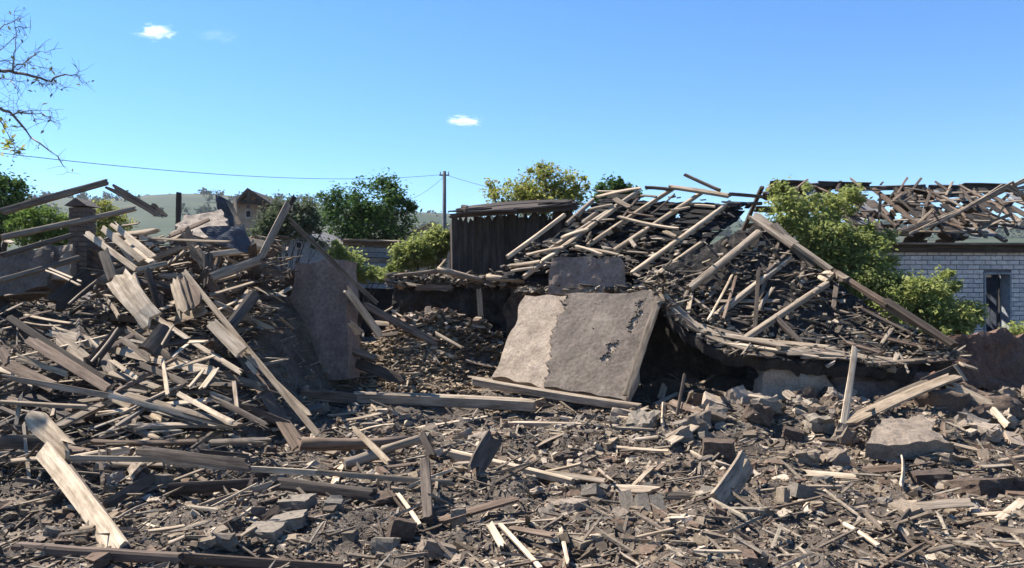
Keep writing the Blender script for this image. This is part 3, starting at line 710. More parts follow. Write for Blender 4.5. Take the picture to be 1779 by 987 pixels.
leaves('foliage', [q3(50, 830), q3(30, 720), q3(80, 860)], .06, 60, .06, L_YEL, bt, bt_base, .5, .5)
# ------------------------------------------------------------------ the collapsed roof
cr = empty('collapsed_roof', W(1260, 700, 11), 'collapsed timber roof sagging to the ground over crumbled clay walls', 'roof')
qa = [W(1050, 336, 14.7), W(1305, 349, 13.8), W(1135, 497, 12.0), W(868, 472, 12.8)]
def fa(u, v, lift=0.0):
    p = (qa[0] * (1 - u) + qa[1] * u) * (1 - v) + (qa[3] * (1 - u) + qa[2] * u) * v
    n = (qa[1] - qa[0]).cross(qa[3] - qa[0]).normalized()
    if n.z < 0: n = -n
    return p + n * lift
def keep_backing(u, v):
    d = mnoise.noise(Vector((u * 7, v * 6, 3.3))) + .4 * mnoise.noise(Vector((u * 19, v * 15, 1)))
    return d < .34 + .5 * v
slab('gap_backing', [p_ - Vector((0, 0, .09)) for p_ in qa], .015, M_GAPDARK, cr, 60, 44, .03, .05, keep=keep_backing, seed=4)  # sheet added beneath so the gaps between rafters look dark
rows = 15
for r in range(rows):
    v = (r + .5) / rows; u = random.uniform(-.02, .03)
    while u < .98:
        e = min(1.02, u + random.uniform(.18, .5))
        if random.random() > .13:
            plank(fa(u, v + random.uniform(-.008, .008)), fa(e, v + random.uniform(-.012, .012)), .155, .022, M_GAPDARK, 'f', 'sheathing_board', cr, jag=.08, bow=.004, st=3)
        u = e + random.uniform(.005, .03)
def kpt(zx, zy, d): return W(870 + zx / 3.949, 280 + zy / 3.949, d)
def pix_on_A(zx, zy, lift=.07):                       # point of the left roof slope behind a photo point
    px, py = 870 + zx / 3.949, 280 + zy / 3.949
    n = (qa[1] - qa[0]).cross(qa[3] - qa[0]).normalized()
    if n.z < 0: n = -n
    o = qa[0] + n * lift; c = Vector((0, 0, CAMZ)); d = W(px, py, 1) - c
    return c + d * ((o - c).dot(n) / d.dot(n))
for (x1, y1, x2, y2, w) in [(40, 665, 440, 368, 16), (150, 800, 790, 320, 16), (330, 610, 945, 208, 17), (450, 432, 640, 262, 15), (555, 428, 662, 352, 13), (590, 582, 1182, 188, 20), (768, 622, 1392, 208, 24), (890, 778, 1575, 280, 22), (1040, 800, 1380, 560, 16)]:
    plank(pix_on_A(x1, y1), pix_on_A(x2, y2), max(.06, w * .0027), .07, WOOD['p' if w > 15 else 'g'], 'f', 'rafter', cr, jag=.03, bow=.004)
for (x1, y1, x2, y2, w) in [(165, 645, 435, 588, 24), (430, 590, 525, 520, 20), (40, 720, 275, 690, 24), (270, 690, 372, 630, 22), (410, 525, 605, 462, 26), (590, 335, 775, 295, 28), (650, 245, 970, 180, 30), (60, 755, 230, 730, 18), (800, 383, 1225, 470, 28), (775, 258, 892, 320, 38), (510, 580, 700, 640, 22), (575, 600, 810, 640, 20), (1120, 480, 1200, 520, 36), (885, 535, 930, 595, 24), (1320, 300, 1475, 312, 18), (1160, 340, 1300, 315, 14)]:
    plank(pix_on_A(x1, y1, .13), pix_on_A(x2, y2, .13), w * .0026, .035, WOOD[random.choice('ppg')], 'f', 'batten', cr, jag=.04, bow=.02)
for k in range(14):
    u, v = random.uniform(.02, .98), random.uniform(.05, .98); du = random.uniform(.03, .12)
    if random.random() < .65: A, B = fa(u - du, v, .12), fa(u + du, v + random.uniform(-.04, .04), .12)
    else: A, B = fa(u, v - du * 1.3, .1), fa(u + random.uniform(-.08, .08), v + du * 1.3, .1)
    plank(A, B, random.uniform(.025, .06), .025, WOOD[random.choice('gbdgp')], 'f', 'batten', cr, jag=.05)
for (x1, y1, d1, x2, y2, d2, w, m) in [(985, 178, 14.5, 1180, 195, 14.2, 16, 'd'), (1150, 175, 14.2, 1580, 240, 13.6, 38, 'g'), (1255, 90, 13.9, 1510, 205, 13.6, 16, 'g'), (1570, 225, 13.6, 1800, 245, 14.6, 22, 'd'), (1560, 300, 13.5, 1790, 290, 14.4, 20, 'd'), (1290, 200, 14.0, 1390, 205, 13.9, 14, 'p')]:
    plank(kpt(x1, y1, d1), kpt(x2, y2, d2), w * .0026, .06, WOOD[m], 'f', 'ridge_board', cr, jag=.06)
# front fallen slope: thick warped sheet of roofing earth and boards with an overhanging lip
bot = [(1148, 512, 11.3), (1165, 560, 11.0), (1200, 590, 10.8), (1255, 612, 10.5), (1330, 632, 10.3), (1410, 637, 10.2), (1490, 640, 10.2), (1570, 641, 10.2), (1655, 628, 10.4)]
top = [(1120, 486, 11.9), (1160, 462, 12.1), (1205, 440, 12.3), (1255, 412, 12.5), (1312, 388, 12.7), (1380, 432, 12.3), (1460, 497, 11.7), (1545, 556, 11.2), (1655, 618, 10.5)]
def interp(L, f):
    f = f * (len(L) - 1); i = min(int(f), len(L) - 2); u = f - i
    return W(*L[i]).lerp(W(*L[i + 1]), u)
def fb(u, v):
    p = interp(top, u).lerp(interp(bot, u), v)
    p.z += .10 * mnoise.noise(p * 1.4) + .05 * mnoise.noise(p * 5) - .18 * math.sin(math.pi * v) * math.sin(math.pi * u)
    return p
nu, nv = 90, 46; P = []
for j in range(nv + 1):
    for i in range(nu + 1):
        u, v = i / nu, j / nv; p = fb(u, v)
        p.z += .035 * mnoise.noise(p * 13)
        if j == nv: p.y += .14 * mnoise.noise(Vector((u * 22, 3, 1))); p.z += .05 * mnoise.noise(Vector((u * 30, 8, 1)))
        P.append(p)
cB = sum(P, Vector()) / len(P); nP = len(P); AV = [tuple(p - cB) for p in P]
th = [(.13 + .05 * mnoise.noise(p * 3)) for p in P]
AV += [tuple(p - cB - Vector((0, -.05, t))) for p, t in zip(P, th)]
id2 = lambda i, j: j * (nu + 1) + i
Fc = []
for j in range(nv):
    for i in range(nu):
        Fc.append((id2(i, j), id2(i, j + 1), id2(i + 1, j + 1), id2(i + 1, j))); Fc.append((nP + id2(i, j), nP + id2(i + 1, j), nP + id2(i + 1, j + 1), nP + id2(i, j + 1)))
for i in range(nu):
    Fc.append((id2(i, nv), nP + id2(i, nv), nP + id2(i + 1, nv), id2(i + 1, nv))); Fc.append((id2(i + 1, 0), nP + id2(i + 1, 0), nP + id2(i, 0), id2(i, 0)))
for j in range(nv):
    Fc.append((id2(0, j), nP + id2(0, j), nP + id2(0, j + 1), id2(0, j + 1))); Fc.append((id2(nu, j + 1), nP + id2(nu, j + 1), nP + id2(nu, j), id2(nu, j)))
mesh_obj('roofing_layer', AV, Fc, M_DARKDEBRIS, cr, loc=cB)
for k in range(34):
    u = random.uniform(.03, .95); v = random.uniform(.08, .95)
    if random.random() < .6: A, B = fb(max(0, u - random.uniform(.03, .12)), v), fb(min(1, u + random.uniform(.03, .12)), min(1, v + random.uniform(-.05, .05)))
    else: A, B = fb(u, max(0, v - random.uniform(.1, .3))), fb(max(0, u - random.uniform(.0, .12)), min(1, v + random.uniform(.1, .3)))
    h_ = Vector((0, -.03, random.uniform(.04, .12))); plank(A + h_, B + h_, random.uniform(.03, .075), .025, WOOD[random.choice('ggbdp')], 'f', 'batten', cr, jag=.05)
# boards of the lip (bent, layered)
for k in range(34):
    u = random.uniform(.02, .98); v = random.uniform(.86, 1.0); du = random.uniform(.05, .14)
    A = fb(max(0, u - du), v) + Vector((0, -.05, .05)); B = fb(min(1, u + du), min(1, v + random.uniform(-.04, .04))) + Vector((0, -.05, .05))
    plank(A, B, random.uniform(.06, .15), .025, WOOD[random.choice('pggb')], 'f', 'lip_board', cr, jag=.1)
def lp(zx, zy, d): return W(1300 + zx / 3.714, 280 + zy / 3.714, d)
hip = [((15, 378), (300, 585), 12.75, 12.15, .19, 'g'), ((150, 440), (425, 725), 12.5, 11.95, .15, 'g'), ((290, 570), (540, 750), 12.1, 11.75, .1, 'p'), ((540, 745), (905, 975), 11.75, 11.0, .10, 'b'), ((555, 760), (640, 810), 11.7, 11.5, .12, 'p'), ((860, 930), (1330, 1240), 11.1, 10.3, .11, 'd'), ((720, 870), (1060, 1090), 11.4, 10.8, .07, 'g')]
for (a, b, d1, d2, w, m) in hip: plank(lp(*a, d1) + Vector((0, -.05, .08)), lp(*b, d2) + Vector((0, -.05, .08)), w, .07, WOOD[m], 'f', 'hip_rafter', cr, jag=.05)
for (px1, py1, d1, px2, py2, d2, w, m) in [(1320, 403, 12.45, 1195, 504, 11.5, .10, 'g'), (1374, 448, 12.1, 1207, 577, 10.9, .075, 'p'), (1438, 492, 11.6, 1268, 606, 10.5, .08, 'g'), (1425, 490, 11.7, 1445, 472, 11.7, .18, 'p'), (1345, 550, 11.0, 1395, 600, 10.6, .07, 'd'), (1110, 497, 11.8, 1220, 580, 10.9, .05, 'g'), (1150, 480, 12, 1290, 585, 10.8, .04, 'g')]:
    plank(W(px1, py1, d1), W(px2, py2, d2), w, .08, WOOD[m], 'f', 'fallen_rafter', cr, jag=.03, bow=.003)
# slate and board scraps lying on the slope
def frag_mesh(n, pos, size, flat, mat, name, label, cat=None, up=None, aspect=(1, 1.0), box_=False):
    """n irregular fragments (8 corners, 12 triangles each) as one mass"""
    c = np.array([[sx, sy, sz] for sx in (-1, 1) for sy in (-1, 1) for sz in (-1, 1)], float) * .5
    V = c[None] * (1 + RNG.uniform(-.45, .25, (n, 8, 3)))
    asp = RNG.uniform(aspect[0], aspect[1], n)
    V = V * np.stack([size * asp, size, size * flat], -1)[:, None, :]
    az = RNG.uniform(0, 6.283, n); t1 = RNG.normal(0, .27, n); t2 = RNG.normal(0, .27, n)
    ca, sa = np.cos(az), np.sin(az); z0 = np.zeros(n); o1 = np.ones(n)
    Rz = np.stack([np.stack([ca, -sa, z0], -1), np.stack([sa, ca, z0], -1), np.stack([z0, z0, o1], -1)], 1)
    Ry = np.stack([np.stack([np.cos(t1), z0, np.sin(t1)], -1), np.stack([z0, o1, z0], -1), np.stack([-np.sin(t1), z0, np.cos(t1)], -1)], 1)
    Rx = np.stack([np.stack([o1, z0, z0], -1), np.stack([z0, np.cos(t2), -np.sin(t2)], -1), np.stack([z0, np.sin(t2), np.cos(t2)], -1)], 1)
    R = Ry @ Rx @ Rz
    V = np.einsum('nij,nkj->nki', R, V) + pos[:, None, :]
    fc = np.array([(0, 1, 3), (0, 3, 2), (4, 6, 7), (4, 7, 5), (0, 4, 5), (0, 5, 1), (2, 3, 7), (2, 7, 6), (0, 2, 6), (0, 6, 4), (1, 5, 7), (1, 7, 3)])
    Fc = (np.arange(n)[:, None, None] * 8 + fc[None]).reshape(-1, 3)
    o = mesh_obj(name, V.reshape(-1, 3), Fc, mat); tag(o, label, cat, kind='stuff'); return o
n = 520; pp = []
while len(pp) < n:
    u, v = random.random(), random.random()
    p = fb(u, v); 
    if mnoise.noise(p * 2.1) + .35 * v < random.uniform(-.25, .5): continue
    pp.append(tuple(p + Vector((0, -.02, random.uniform(.01, .07)))))
frag_mesh(n, np.array(pp), RNG.uniform(.025, .09, n), RNG.uniform(.2, .8, n), M_SHARD, 'slate_fragments', 'broken slate and board scraps strewn over the fallen roof slope', 'debris', aspect=(.8, 2.4))
n = 560; pp = []
while len(pp) < n:
    u, v = random.random(), random.random(); p = fb(u, v)
    if mnoise.noise(p * 1.7 + Vector((3, 0, 0))) < random.uniform(-.4, .3): continue
    pp.append(tuple(p + Vector((0, -.02, random.uniform(.02, .1)))))
frag_mesh(n, np.array(pp), RNG.uniform(.012, .035, n), RNG.uniform(.3, .8, n), M_SPLINTER, 'roof_splinters', 'splinters and snapped laths tangled on the fallen roof slope', 'debris', aspect=(5, 20))
n = 260; pp = []
while len(pp) < n:
    u, v = random.random(), random.random() ** .6
    p = fa(u, v, .06)
    if v < .55 and random.random() < .75: continue
    pp.append(tuple(p))
frag_mesh(n, np.array(pp), RNG.uniform(.025, .10, n), RNG.uniform(.15, .4, n), M_SHARD, 'roof_scraps', 'small grey scraps caught between the rafters of the collapsed roof', 'debris', aspect=(.8, 2.6))

# ------------------------------------------------------------------ wall fragments
def wallpiece(name, label, pts, t, mat, cat='wall', **k):
    o = slab(name, [W(*p) for p in pts], t, mat, **k); tag(o, label, cat); return o
# leaning slab with flaking dark plaster
ws = empty('leaning_slab', W(1000, 690, 11.6), 'leaning wall slab, beige clay under flaking dark plaster', 'wall')
cq = [W(912, 514, 12.1), W(1146, 510, 11.3), W(1088, 697, 10.3), W(856, 655, 11.35)]
slab('clay_core', cq, .15, M_CLAY, ws, 60, 46, .015, .04, seed=2)
def keep_p(u, v):
    e = .30 + .10 * v + .02 * math.sin(v * 9) + .05 * mnoise.noise(Vector((u * 3, v * 9, 1))) + .03 * mnoise.noise(Vector((u * 9, v * 34, 1)))
    if u < e: return False
    d = mnoise.noise(Vector((u * 5.0, v * 4.0, 4.0))) + .5 * mnoise.noise(Vector((u * 14, v * 12, 2)))
    patch = math.exp(-((u - .80 + .15 * (v - .5)) / .05) ** 2 - ((v - .6) / .22) ** 2)
    low = max(0, v - .72) * 1.6
    chip = mnoise.noise(Vector((u * 45, v * 38, 6)))
    return d + patch * .62 + low * (.4 + d) + .3 * chip + .25 * mnoise.noise(Vector((u * 110, v * 80, 2))) < .62
slab('plaster_skin', cq, .045, M_DARKPLASTER, ws, 210, 165, .012, .03, keep=keep_p, lift=.03, seed=2)
p = plank(W(1146, 514, 11.12), W(1087, 692, 10.12), .11, .035, WOOD['g'], 'v', 'corner_board', ws, jag=.05, roll=.25)
wallpiece('plaster_block', 'square dark plaster block standing above the leaning slab', [(958, 448, 12.1), (1078, 446, 11.8), (1086, 512, 11.7), (950, 512, 12.0)], .3, M_STOVE, seed=5, amp=.03, edge=.05)
wallpiece('stove_wall', 'upright dark clay wall slab at the end of the timber heap', [(512, 458, 11.3), (600, 452, 11.2), (606, 660, 11.1), (498, 660, 11.2)], .5, M_STOVE, seed=7, amp=.014, edge=.03, nu=30, nv=40)
wallpiece('broken_wall', 'ragged brown clay wall beside the upright dark slab', [(440, 500, 11.6), (512, 472, 11.5), (508, 660, 11.4), (425, 660, 11.5)], .4, M_BROWNCLAY, seed=9, amp=.08, edge=.12, nu=30, nv=40)
wallpiece('rear_clay_wall', 'dark crumbled clay wall behind the chip heap', [(676, 500, 14.4), (884, 496, 14.0), (890, 680, 13.9), (670, 680, 14.3)], .4, M_DARKDEBRIS, seed=11, amp=.2, edge=.3, nu=40, nv=30)
wallpiece('soot_wall', 'low dark plaster wall beneath the lowest rails of the timber heap', [(-60, 455, 11.2), (86, 425, 11.0), (90, 500, 10.9), (-60, 520, 11)], .3, M_DARKPLASTER, seed=13, amp=.06, edge=.08)
wallpiece('beige_wall', 'sunlit beige wall stub beside the chimney', [(86, 424, 11.1), (124, 420, 11.1), (128, 490, 11), (86, 490, 11)], .3, M_CLAY, seed=14, amp=.09, edge=.09)
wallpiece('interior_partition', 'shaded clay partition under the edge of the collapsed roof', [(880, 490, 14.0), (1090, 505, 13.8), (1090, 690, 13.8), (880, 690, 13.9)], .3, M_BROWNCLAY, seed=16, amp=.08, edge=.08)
wallpiece('cavity_backing', 'dark panel added to keep the cavity beside the leaning slab dark', [(1118, 520, 11.9), (1300, 590, 11.7), (1300, 720, 11.5), (1112, 720, 11.7)], .3, M_DARKDEBRIS, seed=44, amp=.1, edge=.1)  # dark slab added to hide sunlit ground and keep the cavity dark
def mass(name, label, px, py, D, wpx, hpx, dep, mat, seed, rot=0, kind='clod', cat='wall', na=1.0):
    c = W(px, py, D + dep * .3); s = D / F
    o = lump(name, kind, c, (wpx * s, dep, hpx * s), (0, rot, random.uniform(-.2, .2)), mat, seed=seed)
    # own finer mesh: subdivide the shared shape once with noise
    me = bpy.data.meshes.new(name); import bmesh
    bm = bmesh.new(); bm.from_mesh(o.data); bmesh.ops.subdivide_edges(bm, edges=bm.edges[:], cuts=3, use_grid_fill=True)
    for v in bm.verts:
        k = v.co.copy(); v.co = k * (1 + na * .16 * mnoise.noise(k * 3.3 + Vector((seed, 0, 0))) + na * (.08 * mnoise.noise(k * 9) + .05 * mnoise.noise(k * 19)))
    bm.to_mesh(me); bm.free(); me.materials.append(mat); o.data = me; tag(o, label, cat); return o
wallpiece('adobe_wall', 'reddish brown adobe wall chunk below the light green bush', [(1655, 578, 11.0), (1850, 588, 11.4), (1860, 690, 11.0), (1640, 672, 10.7)], .5, M_REDCLAY, seed=41, amp=.10, edge=.16, nu=40, nv=24)
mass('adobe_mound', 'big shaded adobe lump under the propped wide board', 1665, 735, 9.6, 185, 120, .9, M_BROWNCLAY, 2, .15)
wallpiece('clay_slab', 'large flat sunlit clay slab below the propped wide board', [(1532, 724, 8.55), (1604, 722, 8.65), (1650, 774, 7.75), (1510, 764, 7.8)], .16, M_STONE, cat='slab', seed=53, amp=.05, edge=.1)
mass('clay_pier', 'rounded clay wall pier under the sagging roof edge', 1378, 690, 10.45, 130, 130, .7, M_CLAY, 4, 0)
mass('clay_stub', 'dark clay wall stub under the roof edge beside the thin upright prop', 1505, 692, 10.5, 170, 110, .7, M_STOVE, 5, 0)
wallpiece('straw_roof', 'tan straw covered roof remnant behind the timber heap', [(318, 378, 16.6), (384, 366, 16.8), (402, 410, 15.4), (292, 412, 15.2)], .25, M_CLAY, cat='roof', seed=51, amp=.07, edge=.12)
wallpiece('debris_backing', 'dark ragged slab standing in for debris behind the timber heap', [(150, 408, 12.4), (470, 440, 12.2), (500, 560, 12.1), (150, 560, 12.3)], .35, M_BROWNCLAY, seed=25, amp=.12, edge=.2, nu=60, nv=20)  # slab standing in for the line of dark debris behind the heap
# crumpled metal sheet
o = slab('metal_sheet', [W(346, 396, 11.25), W(424, 390, 11.2), W(440, 442, 11.05), W(372, 424, 11.15)], .012, M_METAL, None, 16, 12, .05, .04, seed=21)
tag(o, 'crumpled blue grey metal sheet lying on the timber heap', 'metal sheet')
o = slab('metal_sheet', [W(376, 340, 20), W(398, 350, 20), W(408, 400, 20), W(384, 396, 20)], .012, M_METAL, None, 8, 8, .1, .05, seed=23)
tag(o, 'upright dark metal sheet beside the two crossed pale boards', 'metal sheet')
# chimney
ch = empty('chimney', W(139, 470, 11.2), 'dark brick chimney with a small pitched cap', 'chimney')
c0 = W(139, 415, 11.2)
bmesh_ = lump_mesh('brick', M_DARKPLASTER, 1)
for r in range(16):
    for k in range(2):
        for dpt in range(2):
            o = bpy.data.objects.new('brick', bmesh_); link(o, ch); o.matrix_parent_inverse = parent_inv(ch)
            off = (-.055 if k == 0 else .07) if r % 2 else (.055 if k == 0 else -.07)
            o.location = Vector((c0.x + (k - .5) * .125 , c0.y + dpt * .13, c0.z + .40 - r * .068)); o.scale = (.122, .125, .062); o.rotation_euler = (0, 0, random.uniform(-.03, .03))
zt = c0.z + .45
prism('cap', [Vector((c0.x - .16, c0.y - .12, zt)), Vector((c0.x + .16, c0.y - .12, zt)), Vector((c0.x, c0.y - .12, zt + .11))], Vector((0, .4, 0)), M_DARKPLASTER, ch)
# ------------------------------------------------------------------ timbers traced one by one
REG = {'a': (0, 280, 3.949), 'b': (0, 500, 3.949), 'c': (0, 737, 3.949), 'd': (430, 280, 3.949), 'e': (430, 500, 3.949), 'f': (430, 737, 3.949),
       'h': (870, 500, 3.949), 'g': (870, 737, 3.949), 'i': (1300, 500, 3.714), 'j': (1300, 737, 3.714), 'z': (0, 0, 1.0)}
LM = [(139, 400, 'the chimney'), (208, 440, 'the parallel rails'), (235, 520, 'the broad bleached board'), (100, 620, 'the long brown plank'), (40, 470, 'the low dark plaster wall'),
      (395, 415, 'the crumpled metal sheet'), (325, 510, 'the trio of bleached boards'), (277, 590, 'the hollow board'), (410, 560, 'the leaning dark beam'), (480, 400, 'the forked post'),
      (480, 670, 'the long pole ends'), (550, 540, 'the upright clay slab'), (140, 680, 'the thin bowed rail'), (230, 745, 'the short grey log'), (345, 752, 'the pale timber block'), (30, 768, 'the heavy dark beam'), (85, 755, 'the yellow board'),
      (140, 870, 'the tapered sunlit plank'), (170, 962, 'the long bottom beam'), (230, 850, 'the dark purple board'), (370, 846, 'the sooty beam'), (400, 865, 'the grey rising plank'), (388, 942, 'the pinkish flat stone'),
      (420, 812, 'the start of the long thin plank'), (515, 890, 'the concrete blocks'), (570, 850, 'the dark plank on edge'), (615, 768, 'the thick brown log'), (630, 800, 'the stubby round log'), (670, 820, 'the thin plank end'), (740, 850, 'the charred post'), (742, 772, 'the charred stump'),
      (697, 920, 'the brown adobe block'), (797, 900, 'the pale block on end'), (520, 965, 'the pale flat sheet'), (840, 790, 'the standing dark board'), (900, 810, 'the long pale timber'), (905, 950, 'the slanting pale stick'), (982, 878, 'the yellowish stone'),
      (1117, 878, 'the row of three bricks'), (1275, 835, 'the tilted thick board'), (980, 734, 'the sill beam'), (770, 690, 'the massive beam'), (700, 625, 'the chip heap'), (970, 680, 'the squared beam'), (1000, 600, 'the leaning plaster slab'), (790, 480, 'the rear clay wall'),
      (1185, 690, 'the thin dark rod'), (1288, 690, 'the square pale block'), (1378, 690, 'the rounded clay pier'), (1475, 690, 'the thin upright prop'), (1560, 690, 'the propped wide board'), (1575, 752, 'the sunlit clay slab'), (1665, 735, 'the shaded adobe lump'), (1730, 640, 'the reddish adobe stump'),
      (1402, 796, 'the pale middle stone'), (1360, 866, 'the small bleached block'), (1617, 834, 'the stake'), (1700, 846, 'the long dark block'), (1590, 890, 'the dark slanting stick'), (1495, 930, 'the pale bottom stick'), (1755, 890, 'the bent whitish board'), (1250, 782, 'the dark cube of clay'),
      (1180, 760, 'the slanting rock'), (760, 955, 'the tilted pale slab'), (1060, 960, 'the frame bottom below the bricks'), (1250, 940, 'the frame bottom below the thick board'), (1640, 950, 'the bare ground at the frame bottom'), (1400, 960, 'the bottom edge near the pale stick')]
def pix(p): return (CX + p.x / p.y * F, CY - (p.z - CAMZ) / p.y * F)
def describe(o, noun, A=None, B=None, w=0, tone=''):
    c = pix((A + B) / 2 if A is not None else o.location); x, y = c
    d = sorted((math.hypot(x - a, (y - b) * 1.3), a, b, t) for a, b, t in LM)[0]
    near = ('just above' if y < d[2] else 'just below') if abs(y - d[2]) > abs(x - d[1]) * .8 else ('left of' if x < d[1] else 'right of')
    if A is None: return f'{tone} {noun} {near} {d[3]}'
    a, b = pix(A), pix(B)
    if a[0] > b[0]: a, b = b, a
    sl = math.degrees(math.atan2(a[1] - b[1], b[0] - a[0] + 1e-6)); L = (B - A).length
    tilt = 'upright' if abs(sl) > 65 else 'level' if abs(sl) < 9 else 'rising' if sl > 0 else 'descending'
    size = 'long' if L > 1.5 else 'short' if L < .6 else 'mid-length'
    wid = 'broad' if w > .11 else 'thin' if w < .055 else 'narrow'
    return f'{size} {wid} {tone} {noun}, {tilt}, {near} {d[3]}'
STONE_TONE = {'grey_brick': 'grey', 'pale_stone': 'pale', 'brown_clay': 'dark brown', 'beige_clay': 'beige'}
TONE = {'p': 'pale', 'g': 'grey', 'd': 'dark', 'b': 'brown'}
SHARED = {
    'H': ('weathered board lying jumbled in the big timber heap', 'board', 'jumbled boards of the timber heap'),
    'C': ('loose stick or board end half buried in the flat rubble', 'board', 'loose sticks in the flat rubble'),
    'R': ('splintered wood piece beneath the collapsed roof edge', 'board', 'splintered wood below the collapsed roof'),
}
